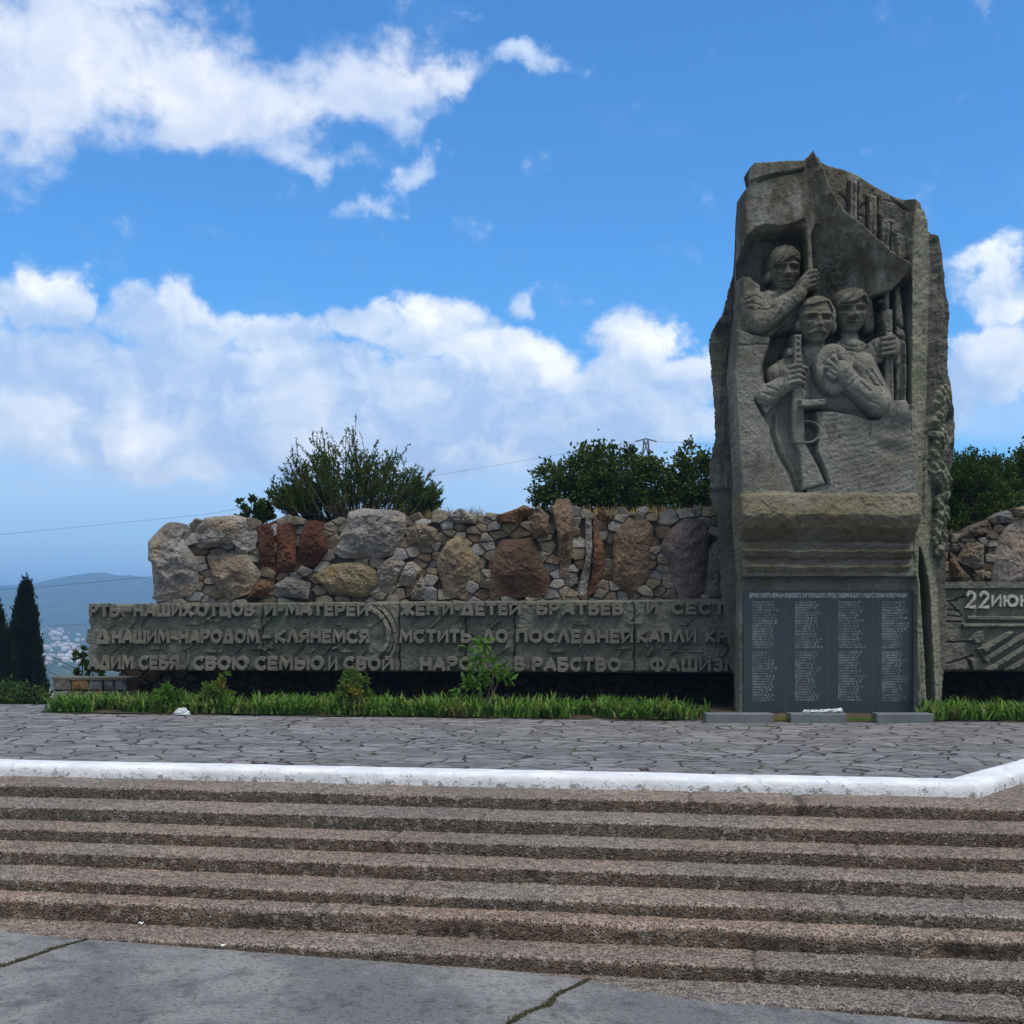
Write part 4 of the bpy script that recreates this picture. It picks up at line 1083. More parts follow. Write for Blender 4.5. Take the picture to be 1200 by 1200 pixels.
# upper right: bayonets, cracks, broken rim
base += 4.5 * fbm(X * .06, Y * .06, seed=222, oct=4) * soft([(975, 186), (1070, 232), (1068, 340), (1040, 320)], 6)
for (x0, y0, x1, y1) in ((999, 206, 1008, 262), (1021, 224, 1031, 288), (1036, 252, 1047, 305)):
    base += 5.5 * soft([(x0, y0), (x1, y0 + 2), (x1 - 1, y1 + 8), (x0 - 1, y1)], .7)
    base -= 2.2 * lineg([((x0 + x1) / 2, y0 + 6), ((x0 + x1) / 2 - 1, y1)], .9)
    base -= 4.5 * lineg([(x1 + 1.5, y0 + 3), (x1 + .5, y1 + 8)], 1.0) + 4.5 * lineg([(x0 - 1.5, y0 + 3), (x0 - 2.5, y1)], 1.0)
for pts in ([(988, 222), (995, 228), (998, 236)], [(1011, 240), (1016, 234), (1021, 233)], [(1011, 247), (1018, 251)], [(1032, 250), (1042, 254), (1050, 258)], [(1040, 229), (1055, 232), (1068, 243)], [(1049, 226), (1070, 246)]): base -= 3.2 * lineg(pts, 1.1)
base += 5 * soft([(1053, 268), (1066, 274), (1070, 280), (1068, 300), (1056, 300)], 1.0)
base += 4.5 * soft([(1064, 229), (1078, 232), (1073, 300), (1071, 470), (1062, 470), (1064, 380), (1066, 300)], 1.2) + 2.5 * fbm(X * .3, Y * .05, seed=224, oct=3) * soft([(1060, 230), (1078, 232), (1073, 480), (1060, 480)], 2)
# right strip: hanging coat folds beside the rifle
base += 24 * soft([(1051, 332), (1060, 330), (1064, 372), (1066, 396), (1067, 480), (1054, 480), (1052, 420), (1053, 380)], 2) + 2.5 * np.sin(X * .75 + Y * .02) * soft([(1050, 395), (1070, 390), (1070, 480), (1050, 480)], 2)
for pts in ([(1055, 376), (1064, 382), (1070, 392)], [(1054, 390), (1062, 393), (1067, 402)]): base -= 5 * lineg(pts, 1.6)
# lower cloak mass on the left, strap groove, raised block on the right
CL = [(863, 385), (880, 392), (903, 396), (900, 408), (894, 424), (891, 440), (896, 452), (884, 470), (893, 486), (902, 500), (904, 520), (920, 552), (938, 592), (868, 600), (863, 520), (858, 440)]
base += 11 * soft(CL, 2.2) - 2.2 * lineg([(858, 405), (874, 406), (885, 404), (897, 405)], 1.0)
base -= 3.5 * lineg([(908, 486), (906, 508), (913, 530), (926, 552), (938, 578)], 1.3)
base += 3 * lineg([(912, 486), (911, 508), (919, 530), (932, 552)], 2.2)
BLK = [(953, 482), (968, 482), (1000, 487), (1018, 493), (1028, 492), (1034, 484), (1066, 500), (1074, 560), (1076, 610), (930, 612), (944, 597), (960, 588), (970, 570), (962, 545), (955, 530), (957, 505)]
base += 15 * soft(BLK, 1.8) - 5 * gau(1040, 528, 16, 9, .2) - 3.5 * gau(1044, 505, 9, 5) + 1.6 * np.sin(Y * .9 + .25 * (X - 980) + 5 * fbm(X * .05, Y * .05, seed=5)) * .12 * soft(BLK, 4)
base -= 2.5 * gau(982, 514, 2.2, 2.2)
put(np.where(MASK & insl, base, NEG), 1)
# ---- stepped corbel over the plaque
xl = np.interp(Y, [575, 600, 640, 672, 690], [866, 865, 869, 873, 872]); xr = np.interp(Y, [575, 610, 640, 672, 690], [1074, 1075, 1073, 1070, 1077])
wob = fbm(X * .045, Y * .01, seed=230, oct=3) * 2.2
yy = Y + wob
pr = np.interp(yy, [579, 582, 605, 608, 620, 633, 638, 641, 646, 653, 657, 659.5, 664, 670, 673.5, 675], [12, 22, 30, 29, 22, 3, -5, 3, 13, 6, -5, 1, 6, 1, -10, -24])
pr = pr - 10 * (1 - np.sqrt(np.clip(1 - np.clip(1 - np.minimum(X - xl, xr - X) / 10, 0, 1) ** 2, 0, 1)))
pr += fbm(X * .10, Y * .10, seed=231, oct=4) * 2.2 + 2.5 * fbm(X * .25, Y * .25, seed=232, oct=3) * gau(890, 597, 26, 10) + 2.5 * fbm(X * .25, Y * .25, seed=233, oct=3) * gau(1030, 590, 40, 8)
pr = np.where((yy > 577 + 2.0 * fbm(X * .08, X * 0, seed=236, oct=3)) & (Y < 675) & (X > xl) & (X < xr) & MASK, pr, NEG)
H = np.where((Y > 676) & insl & (X < 1077.5), np.minimum(H, -17 + fbm(X * .1, Y * .1, seed=238, oct=3) * .8), H)
put(pr, 12)
# ---- banner and pole
BAN = [(953, 175), (947, 184), (945, 230), (946, 265), (953, 268), (955, 292), (958, 318), (962, 345), (985, 350), (1000, 345), (1010, 338), (1021, 346), (1042, 342), (1050, 336), (1064, 317), (1060, 312), (1040, 299), (1013, 273), (986, 250), (972, 225), (963, 197)]
cp = np.array([(953, 176, 10), (947, 200, 1), (945, 230, 0), (946, 264, -3), (955, 225, -1), (958, 250, -5), (956, 195, 5), (963, 197, 17), (972, 225, 20), (986, 250, 22), (960, 200, 14), (966, 232, 15), (973, 256, 15), (1013, 273, 24), (1040, 299, 26), (1063, 316, 28), (992, 275, 17), (1012, 290, 18), (1036, 306, 21), (966, 266, -3), (986, 287, 0), (1008, 300, 2), (1032, 316, 7), (1052, 324, 20), (1042, 341, 12), (1021, 345, -2), (1010, 336, -14), (1000, 345, -17), (985, 345, -20), (962, 343, -27), (958, 318, -22), (956, 290, -14), (974, 296, -13), (985, 318, -15), (1005, 314, -11), (1022, 328, -4)], float)
def rbf(c, x, y):
    d = np.hypot(c[:, None, 0] - c[None, :, 0], c[:, None, 1] - c[None, :, 1])
    A_ = np.block([[d, np.ones((len(c), 1)), c[:, :2]], [np.ones((1, len(c))), np.zeros((1, 3))], [c[:, :2].T, np.zeros((2, 3))]])
    wt = np.linalg.solve(A_, np.concatenate([c[:, 2], np.zeros(3)]))
    r = wt[-3] + wt[-2] * x + wt[-1] * y
    for i in range(len(c)): r = r + wt[i] * np.hypot(x - c[i, 0], y - c[i, 1])
    return r
bh = rbf(cp, X, Y) + fbm(X * .1, Y * .1, seed=240, oct=4) * 1.6
bd = sd(BAN); bh -= 3 * sstep(2.5, 0, bd)
# bearded head carved in the folds
th = np.arctan2(Y - 315, X - 985) + .35 * fbm(X * .12, Y * .12, seed=241, oct=3); rr = np.hypot((X - 985) * 1.15, (Y - 316) * .85)
bh += np.where(rr < 11, 7.5 * np.sqrt(np.clip(1 - (rr / 11) ** 2, 0, 1)), 0) + (1.9 * np.sin(th * 11 + rr * .75)) * sstep(7, 10, rr) * sstep(24, 15, rr) - 4 * gau(981, 313, 2.4, 1.5) - 4 * gau(989, 312.5, 2.4, 1.5) + 4 * gau(985, 317, 1.7, 4) - 3 * gau(985, 324, 4, 1.2) + 2.2 * lineg([(977, 309.5), (983, 310)], 1.3) + 2.2 * lineg([(987, 309.5), (993, 309)], 1.3)
put(np.where(MASK & (bd > 0), bh, NEG), 4)
put(cap_((949, 236), (950, 330), 3.7, 3.9, -8, 6, 1.1), 11)

# ---- heads
def head(cx, cy, Wd, Hd, base, hz, lab, mouth=1.0, turn=0.0, brow=1.0, gaunt=.3):
    """front-facing head: skull, jaw, brow, eyes with lids, nose, lips, chin, ears"""
    global H
    ny = (Y - cy) / (Hd / 2); nx_ = (X - cx - turn * 1.2 * ny) / (Wd / 2 * (1 - .26 * np.clip(ny, 0, 1) ** 1.7))
    q = np.abs(nx_) ** 2.3 + np.abs(ny) ** 2.3
    h = np.where(q < 1, base + hz * np.clip(1 - q, 0, 1) ** .46, NEG)
    f = np.zeros(X.shape); t = turn
    f += -3.6 * (gau(cx - .215 * Wd + t, cy - .01 * Hd, .13 * Wd, .052 * Hd) + gau(cx + .215 * Wd + t, cy - .01 * Hd, .13 * Wd, .052 * Hd))     # sockets
    f += 2.4 * brow * (lineg([(cx - .36 * Wd + t, cy - .075 * Hd), (cx - .07 * Wd + t, cy - .065 * Hd)], 1.9) + lineg([(cx + .07 * Wd + t, cy - .065 * Hd), (cx + .36 * Wd + t, cy - .075 * Hd)], 1.9))
    f += 2.0 * (gau(cx - .215 * Wd + t, cy + .008 * Hd, .075 * Wd, .026 * Hd) + gau(cx + .215 * Wd + t, cy + .008 * Hd, .075 * Wd, .026 * Hd))   # eyeballs
    for s in (-1, 1):
        f += -1.5 * lineg([(cx + s * .31 * Wd + t, cy + .012 * Hd), (cx + s * .22 * Wd + t, cy - .018 * Hd), (cx + s * .12 * Wd + t, cy + .012 * Hd)], .7)
        f += -1.2 * lineg([(cx + s * .30 * Wd + t, cy + .035 * Hd), (cx + s * .13 * Wd + t, cy + .040 * Hd)], .8)
        f += -1.8 * gaunt * gau(cx + s * .27 * Wd + t, cy + .25 * Hd, .10 * Wd, .10 * Hd) + 1.2 * gau(cx + s * .29 * Wd + t, cy + .10 * Hd, .11 * Wd, .05 * Hd)
        f += -1.0 * lineg([(cx + s * .12 * Wd + t, cy + .20 * Hd), (cx + s * .21 * Wd + t, cy + .30 * Hd)], 1.0)
    # nose: ridge rising downwards, wings, sharp base
    nb = cy + .195 * Hd
    tn = np.clip((Y - (cy - .05 * Hd)) / (nb - cy + .05 * Hd), 0, 1)
    f += (1.6 + 5.6 * tn ** 1.2) * np.exp(-((X - cx - t * 1.3) / (1.7 + 1.5 * tn)) ** 2) * (Y > cy - .07 * Hd) * sstep(nb + .9, nb - .4, Y)
    f += 2.4 * (gau(cx - .085 * Wd + t * 1.3, nb - 1.8, 1.7, 1.8) + gau(cx + .085 * Wd + t * 1.3, nb - 1.8, 1.7, 1.8)) * sstep(nb + .8, nb - .3, Y)
    f -= 2.2 * gau(cx + t * 1.2, nb + 1.6, 3.2, 1.1)
    # mouth
    my = cy + .295 * Hd
    f += 1.7 * mouth * gau(cx + t, my - 1.2, .15 * Wd, 1.1) + 1.9 * mouth * gau(cx + t, my + 1.9, .12 * Wd, 1.2) - 2.4 * lineg([(cx - .17 * Wd + t, my + .5), (cx + t, my), (cx + .17 * Wd + t, my + .5)], .75)
    f -= 1.3 * gau(cx + t, my + 4.2, .13 * Wd, 1.0); f += 1.8 * gau(cx + t, cy + .43 * Hd, .14 * Wd, .05 * Hd)
    put(np.where(h > NEG / 2, h + 1.7 * f * sstep(1.0, .75, q), NEG), lab, 1.0)
def strands(h, freq, amp, ang, seed):
    a = X * math.cos(ang) + Y * math.sin(ang)
    return np.where(h > NEG / 2, h + amp * np.sin(a * freq + 2.5 * fbm(X * .08, Y * .08, seed=seed, oct=2)), NEG)

# ---- figure with the banner (upper left)
put(slab([(866, 374), (867, 352), (876, 342), (892, 338), (906, 333), (918, 338), (935, 342), (946, 352), (946, 368), (930, 384), (905, 392), (880, 390)], -4, 14, .9), 5, 4)
put(cap_((924, 325), (922, 344), 10, 13, -25, -19), 5, 4)
head(925, 311, 37, 53, -20, 21, 5, turn=-.6, gaunt=.9, brow=1.1)
for e in ((903.5, 321, 3.6, 7), ): put(ell(e[0] + 2, e[1] - 3, e[2], e[3], -17, 8), 5, 1.5)
hair = strands(ell(923.5, 300, 19.5, 18.5, -15, 20.5, -.05, 2.2), .6, 1.3, .5, 3)
cut = [(911, 308), (930, 299), (941, 302), (950, 312), (950, 345), (909, 345), (909, 318)]
put(np.where(pin(cut), NEG, hair), 5, .5)
put(np.where(pin([(911, 300), (934, 290), (930, 301), (912, 308)]), ell(920, 299, 15, 11, -3, 7.5, -.5) + .8 * np.sin(X * .9 + Y * .9), NEG), 5)
H -= 2.2 * lineg([(930, 291), (937, 297), (943, 305)], .9)
H += 2.2 * lineg([(908, 342), (914, 335), (918, 347), (911, 356)], 2.0) - 2 * lineg([(918, 338), (921, 352)], 1.2)
put(cap_((883, 354), (892, 374), 17, 16, -4, 4, .95), 5, 4)
put(cap_((891, 377), (936, 345), 15.5, 9, 5, 10, .95), 5, 3)
for pts in ([(872, 352), (885, 347), (895, 352), (903, 363)], [(870, 358), (880, 356), (892, 361)], [(886, 364), (897, 366), (905, 362)], [(875, 362), (882, 365)], [(905, 378), (914, 368), (916, 360)], [(898, 387), (918, 376), (932, 360)]): H -= 1.9 * lineg(pts, 1.2)
H += 1.2 * lineg([(912, 364), (906, 373), (902, 384)], 2)
H -= 1.6 * lineg([(925, 352), (933, 360)], 1.0)
put(ell(943, 334, 10, 8.5, 8, 9, -.7), 5, 3)                                            # back of the hand
put(cap_((936, 343), (941, 336), 8, 8, 10, 10, .8), 5, 2)
for i in range(4):
    y0 = 320.5 + i * 5.3 + (0, 0, .3, .8)[i]
    put(cap_((944, y0 + 2), (953.5 - .3 * i, y0 - .8), 3.0, 2.7, 13, 15.5), 5, .5)
    put(cap_((953.5 - .3 * i, y0 - .8), (958.5 - .6 * i, y0 + 1.0), 2.7, 2.4, 14.5, 8), 5, .8)
    H -= 1.0 * gau(950, y0 + 2.6, 5, .7)
put(cap_((938, 331), (947, 319.5), 3.4, 2.6, 12, 13), 5, .8)

# ---- woman (right): long hair, kerchief, rifle
put(slab([(975, 425), (980, 405), (995, 397), (1010, 397), (1030, 402), (1044, 416), (1048, 440), (1044, 480), (1000, 470)], -8, 16, .9), 7, 3)
put(cap_((1001, 382), (1002, 400), 11, 12.5, -20, -15), 7, 3)
hb = strands(np.maximum.reduce([ell(1001, 356, 27, 24, -18, 18, 0, 2.2), cap_((1019, 348), (1024, 379), 8.5, 7.5, -12, -14), cap_((982, 352), (980, 372), 6, 5, -26, -27)]), .8, .8, .35, 7)
put(hb, 7, 1.5)
head(1001, 361, 41, 54, -14, 21, 7, turn=-.4, gaunt=.1, brow=.8)
fr = strands(ell(1000, 350, 21.5, 16, -7, 18.5, -.1, 2.3), .85, .8, .8, 9)
put(np.where(pin([(985, 355), (1000, 355), (1007, 351), (1012, 346), (1017, 352), (1020, 372), (984, 372)]), NEG, fr), 7, .5)
for pts in ([(985, 394), (993, 403), (1004, 405), (1014, 400)], [(983, 400), (995, 412), (1012, 414)], [(1004, 405), (1009, 414)], [(1014, 398), (1018, 412)]): H += 2.6 * lineg(pts, 1.7)
put(ell(1003, 403, 21, 9.5, -10, 11, .12), 7, 2)
for pts in ([(985, 397), (996, 404), (1006, 405)], [(1020, 397), (1012, 404)], [(992, 408), (1004, 411)]): H -= 2.2 * lineg(pts, 1.1)
put(ell(1008, 410, 6, 5, 2, 6), 7, 1)
put(cap_((1012, 432), (1030, 404), 11, 9.5, -6, 2, .8), 7, 2)
put(slab([(1017, 403), (1027, 396), (1036, 416), (1037, 424), (1028, 426), (1020, 418)], 6, 4), 7, 1)
for pts in ([(1020, 400), (1031, 420)], [(1026, 398), (1034, 414)]): H -= 1.4 * lineg(pts, 1.0)
# rifle
put(slab([(1040, 333), (1046, 333), (1046, 366), (1040, 366)], -2, 2.2), 9)
put(slab([(1036, 363), (1041, 361), (1047.5, 361), (1048, 396), (1037.5, 396), (1037, 380), (1034, 374), (1034.5, 367)], 5, 2.6), 9)
put(slab([(1037, 393), (1048, 393), (1050, 474), (1037.5, 474)], 4, 3.4), 9)
H -= 1.6 * lineg([(1043.5, 416), (1044, 470)], 1.0) + 2.2 * gau(1041, 377, 2, 2) + 2 * gau(1042, 388, 3, 1)
put(slab([(1031, 348), (1040, 346), (1040, 352), (1034, 353)], -4, 2), 9)
put(ell(1045, 406, 11, 14, 2, 9, .05, 2.6), 7, 1.5)
for i in range(4):
    y0 = 396.5 + i * 6.1
    put(cap_((1034, y0 + 1.5), (1046, y0 - .8), 3.2, 3.4, 10.5, 9), 7, .6)
    H -= 1.3 * lineg([(1033, y0 + 4.2), (1046, y0 + 2.5)], .7)
put(cap_((1052, 397), (1054, 422), 4.5, 5, -4, -4), 7, 2)

# ---- man with the moustache (front, centre)
put(slab([(899, 450), (903, 432), (914, 420), (936, 410), (950, 404), (975, 406), (998, 412), (1016, 421), (1027, 438), (1033, 462), (1036, 482), (1024, 491), (1000, 487), (968, 482), (953, 483), (928, 486), (905, 472)], 4, 20, .85), 6, 3)
put(cap_((957, 396), (957, 413), 14, 17, -15, -8), 6, 4)
put(cap_((966, 414), (1012, 431), 13, 16, -5, 2, .9), 6, 5)
put(cap_((946, 415), (913, 438), 12, 14, -7, -3, .9), 6, 5)
for e in (936.5, 978.5): put(ell(e, 381, 4.2, 8.5, -2, 8), 6, 1)
head(957, 375, 40, 58, -2, 23, 6, turn=-.3, gaunt=.6, brow=1.05, mouth=.7)
# knitted brow, moustache, receding hair
H -= 2.0 * lineg([(954.5, 368), (955, 373)], .9) + 2.0 * lineg([(959.5, 368), (959, 373)], .9) + .8 * lineg([(945, 362), (968, 361.5)], 1.0)
put(np.where(Y > 385, np.maximum(cap_((956.0, 388), (947, 392), 2.9, 1.7, 20.5, 16.5), cap_((958, 388), (967, 392), 2.9, 1.7, 20.5, 16.5)) + .4 * np.sin(X * 2.2), NEG), 6, .6)
hc = strands(np.maximum(ell(957.5, 367, 21.5, 21.5, -1, 23.5, 0, 2.3), ell(975.5, 371, 5.2, 16, 0, 12)), .55, .55, .2, 13)
put(np.where(pin([(940, 360), (952, 359.5), (962, 357), (968, 355), (974, 366), (974, 400), (938, 400), (938, 366)]), NEG, hc), 6, .4)
# coat: lapels, front seam, folds
for pts in ([(940, 408), (946, 424), (951, 432)], [(972, 410), (962, 422), (952, 432)], [(951, 432), (950, 470)], [(936, 412), (932, 425), (938, 433), (946, 436)], [(912, 425), (914, 442), (910, 458)], [(905, 440), (909, 452)], [(985, 412), (1000, 420), (1012, 432)], [(979, 414), (990, 421)]): H -= 2.4 * lineg(pts, 1.2)
H += 2.2 * lineg([(953, 424), (962, 414), (974, 406)], 1.8) + 1.6 * lineg([(942, 413), (949, 428)], 1.6)
# cap held to the chest
cr = np.hypot((X - 975) / 23, (Y - 434) / 31)
put(np.where(cr < 1, 9 + 9 * np.sqrt(np.clip(1 - np.abs(cr - .68) ** 2 / .32 ** 2, 0, 1)) * (cr > .36) + 9 * (cr <= .36), NEG), 10, .8)
put(ell(990, 444, 15, 14, 10, 8), 10, 1)
# left arm (viewer's right) bent across, hand on the cap
put(cap_((1011, 428), (1028, 468), 16, 17, 2, 6, .95), 6, 4)
put(cap_((1027, 473), (996, 452), 17, 11.5, 11, 17, .95), 6, 2.5)
for pts in ([(1012, 438), (1020, 452), (1027, 462)], [(1018, 436), (1030, 455)], [(1004, 445), (1016, 452), (1026, 455)], [(998, 462), (1012, 472), (1024, 478)], [(1003, 452), (1014, 462)], [(990, 456), (999, 446)]): H -= 2.0 * lineg(pts, 1.1)
put(ell(984, 438, 13.5, 12, 17, 11, .7, 2.3), 6, 2)
put(cap_((994, 449), (988, 443), 11, 11, 16, 18, .8), 6, 2)
for i, (p, q, q2) in enumerate((((980, 434), (973, 423), (976, 418)), ((977, 437), (968, 428), (968, 422)), ((974, 441), (966, 434), (965, 429)), ((973, 446), (967, 441), (965, 437)))):
    put(cap_(p, q, 3.4, 3.1, 24 - i, 23 - i), 6, .7); put(cap_(q, q2, 3.0, 2.6, 22 - i, 15 - i), 6, .7)
H -= 1.5 * lineg([(979, 431), (970, 425)], .7) + 1.5 * lineg([(976, 438), (967, 431)], .7) + 1.5 * lineg([(973, 443), (966, 437)], .7)
put(cap_((990, 438), (996, 424), 3.8, 3.2, 20, 17), 6, .8); put(cap_((995, 430), (997, 416), 3.0, 3.0, 15, 14), 6, .6)
# submachine gun
put(slab([(928, 393), (938.5, 393), (938, 458), (927.5, 458)], 16, 3.6), 8)
for i in range(6): H -= 3.0 * gau(933.3, 399 + i * 7.2, 2.0, 1.6)
put(slab([(921, 408), (928, 408), (928, 417), (921, 418)], 11, 1.5), 8)
put(slab([(926.5, 454), (940, 454), (942, 500), (942, 518), (938, 524), (928, 520), (925.5, 505)], 15, 3.2), 8)
put(slab([(934, 471), (963, 470), (965, 478), (940, 480.5), (934, 479)], 25, 2.0), 8)
put(np.where((Y > 459) & (Y < 470), slab([(938, 459), (943, 460), (941, 470), (938, 470)], 17, 1.2), NEG), 8)
ring = np.abs(np.hypot((X - 945) / 14.5, (Y - 507) / 12.5) - 1)
put(np.where((ring < .15) & (X > 940), 12 + 3 * np.sqrt(np.clip(1 - (ring / .15) ** 2, 0, 1)), NEG), 8)
H = np.where((np.hypot((X - 945) / 12, (Y - 507) / 10) < 1) & (X > 943) & (LB != 8), np.minimum(H, -2), H)
put(slab([(929, 516), (941, 514), (948, 530), (957, 546), (966, 566), (968.5, 567), (945, 573.5), (938.5, 576), (936.5, 545), (934, 530)], 14, 4.0), 8)
H += 1.5 * lineg([(946, 573), (968, 567)], 1.0)
put(slab([(944, 574), (969, 567), (978, 578), (960, 586), (944, 590)], 10, 2), 1)
# right hand on the gun
put(cap_((897, 464), (918, 452), 13.5, 10.5, 4, 13, .9), 6, 2.5)
put(slab([(886, 466), (897, 450), (912, 447), (915, 462), (909, 472), (895, 476)], 15, 7), 6, 3)
for pts in ([(893, 462), (904, 466)], [(896, 454), (910, 461)], [(890, 470), (900, 474)]): H -= 1.8 * lineg(pts, 1.1)
put(ell(924, 444, 10.5, 14.5, 14, 10, -.15, 2.4), 6, 2)
for i in range(4):
    y0 = 431.5 + i * 6.0
    put(cap_((922, y0 + 2.2), (932, y0), 3.5, 3.4, 20.5, 22), 6, .6); put(cap_((932, y0), (940.5 - (0, 0, .3, 1.0)[i], y0 + 1.2), 3.4, 2.8, 22, 16), 6, .8)
    H -= 1.6 * lineg([(923, y0 + 4.6), (932, y0 + 3.1), (940, y0 + 4.0)], .75)
put(cap_((929, 431), (943, 433.5), 3.0, 2.6, 18, 17), 6, .6)
# tail of the sleeve
put(slab([(886, 470), (903, 474), (914, 464), (913, 472), (903, 480), (897, 487), (893, 478)], 8, 3), 6, 1)
# broken block at the lower right
ROCK = [(1030, 493), (1037, 482), (1044, 471), (1058, 470), (1063, 480), (1068, 500), (1064, 503), (1048, 496), (1037, 489)]
put(slab(ROCK, 21, 3) - 5 * sstep(482, 496, Y - (X - 1046) * .25), 13, .5)
# ---- overall wear
H += fbm(X * .14, Y * .14, seed=250, oct=3) * .8 + fbm(X * .6, Y * .6, seed=251, oct=2) * .55
Hb = H.copy()
for ax in (0, 1):
    Hb = (np.roll(Hb, 1, ax) + 2 * Hb + np.roll(Hb, -1, ax)) / 4
H = .5 * H + .5 * Hb
H = np.clip(H, -110, 40)
hb_ = np.where(u > 0, np.clip(1.6 * u + .006 * u * u + 1, 0, 46), 42 * sstep(0, 10, -sdist) * (X < 960) * (Y > 215))
KD = K * (1 + hb_ * .015 / YM)       # the set-back flanks are as wide as they are in the photograph
PXm = (X - PX0) * KD; PZm = EYE + (PY0 - Y) * KD; PYm = YM - H * .015
PZm = np.maximum(PZm, -.05)
VV = np.stack([PXm, PYm, PZm], -1)
# normals of the whole carving, shared by the pieces so no seams show
gxv = np.gradient(VV, axis=1); gyv = np.gradient(VV, axis=0)
NN = np.cross(gxv, gyv); NN /= np.linalg.norm(NN, axis=-1, keepdims=True) + 1e-9
if NN[..., 1].mean() > 0: NN = -NN
faces = grid_faces(*X.shape, True)
inm = MASK.ravel()[faces].all(1)
faces = faces[inm]; lab = LB.ravel()[faces].max(1)
Vf = VV.reshape(-1, 3); Nf = NN.reshape(-1, 3)
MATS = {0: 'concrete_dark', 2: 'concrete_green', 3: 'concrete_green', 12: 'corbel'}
for L in range(len(NAMES)):
    fsel = faces[lab == L]
    if len(fsel) < 4: continue
    ids, inv = np.unique(fsel, return_inverse=True)
    Vs = Vf[ids]; fs_ = inv.reshape(fsel.shape)
    Ns = Nf[ids]
    if L in (0,):
        pass
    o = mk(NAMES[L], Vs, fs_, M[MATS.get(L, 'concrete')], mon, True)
    if len(o.data.vertices) == len(Ns): o.data.normals_split_custom_set_from_vertices(Ns.tolist())
    if L == 5: o['label'] = 'figure with fringe gripping the banner pole'
    if L == 6: o['label'] = 'moustached figure holding a cap and a submachine gun'
    if L == 7: o['label'] = 'long-haired figure holding a rifle'
# sides and back of the block: walls run back from the carving's outline
E = {}
for f in faces:
    for a, b in ((f[0], f[1]), (f[1], f[2]), (f[2], f[3]), (f[3], f[0])): 
        k_ = (a, b) if a < b else (b, a); E[k_] = 0 if k_ in E else (a, b)
edges = [e for e in E.values() if e != 0]
V, Fc = [], []; mp = {}
def vid(i, back):
    kk = (i, back)
    if kk not in mp:
        p = Vf[i].copy()
        if back: p[1] = YM + 1.7; p[0] = 5.75 + (p[0] - 5.75) * .74; p[2] = p[2] * .965
        mp[kk] = len(V); V.append(p)
    return mp[kk]
for a, b in edges: Fc.append((vid(b, 0), vid(a, 0), vid(a, 1), vid(b, 1)))
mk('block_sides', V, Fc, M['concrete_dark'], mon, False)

# ---- name plaque set into the foot
yb = YM + 17 * .015 - .02
def mpx(px, py): return ((px - PX0) * K * 1.012, EYE + (PY0 - py) * K)
mb = MB(); xc = [872, 922, 972.5, 1024, 1076.5]; yc = [691, 762, 842]
for i in range(4):
    for j in range(2):
        x0, z1 = mpx(xc[i] + .22, yc[j] + .22); x1, z0 = mpx(xc[i + 1] - .22, yc[j + 1] - .22)
        mb.box(x0, x1, yb - .03, yb + .02, max(z0, .0), z1)
plq = mb.build('name_plaque', M['granite'], mon); plq['label'] = 'dark polished plaque with four columns of names'
mb = MB(); x0, z1 = mpx(872.3, 691.3); x1, z0 = mpx(1076.2, 841)
mb.box(x0, x1, yb - .026, yb + .02, z0, z1); mb.build('grout', M['seam'], plq)
def inscr(body, x0, x1, y0, y1, mat, name, off=.0, line=1.0, parent=plq):
    V, Fc = text_mesh(body, off, 0, 0, 1, line=line)
    V = np.asarray(V); mn, mx = V.min(0), V.max(0); n = (V - mn) / np.maximum(mx - mn, 1e-6)
    px = x0 + (x1 - x0) * n[:, 0]; py = y1 - (y1 - y0) * n[:, 1]
    P_ = np.stack([(px - PX0) * K * 1.012, np.full(len(px), yb - .033), EYE + (PY0 - py) * K], -1)
    return mk(name, P_, Fc, M[mat], parent, False)
inscr("ВЕЧНАЯ ПАМЯТЬ ВОИНАМ КРЫМСКОГО ПАРТИЗАНСКОГО ОТРЯДА ПАВШИМ В БОЯХ С ФАШИСТСКИМИ ЗАХВАТЧИКАМИ", 879, 1064, 694, 701.2, 'engrave_head', 'inscription', .03)
syl = ["Ба", "Во", "Га", "До", "Жу", "За", "Ка", "Ку", "Ле", "Ма", "Ни", "По", "Ра", "Се", "Ти", "Фо", "Хо", "Ша"]; mid = ["рен", "ло", "ви", "тар", "дю", "зе", "мо", "сти", "хо", "ба", ""]; end = ["ко", "нов", "ев", "ин", "чук", "нин", "ский"]; ini = "АБВГДИКЛМНПСТФ"
rn = random.Random(5)
for c, (x0, nl) in enumerate(((882.5, 37), (932.5, 37), (983, 37), (1034.5, 37))):
    lines = [rn.choice(syl) + rn.choice(mid) + rn.choice(mid[:6]) * (rn.random() < .3) + rn.choice(end) + " " + rn.choice(ini) + ". " + rn.choice(ini) + "." for _ in range(nl)]
    for q, (a_, b_) in enumerate(((0, 18), (18, 37))):
        part_ = lines[a_:b_]; wid = max(len(s) for s in part_) * 1.95
        inscr("\n".join(part_), x0, x0 + wid, (704, 763.5)[q], (760.5, 823)[q], 'engrave', 'inscription', .02)

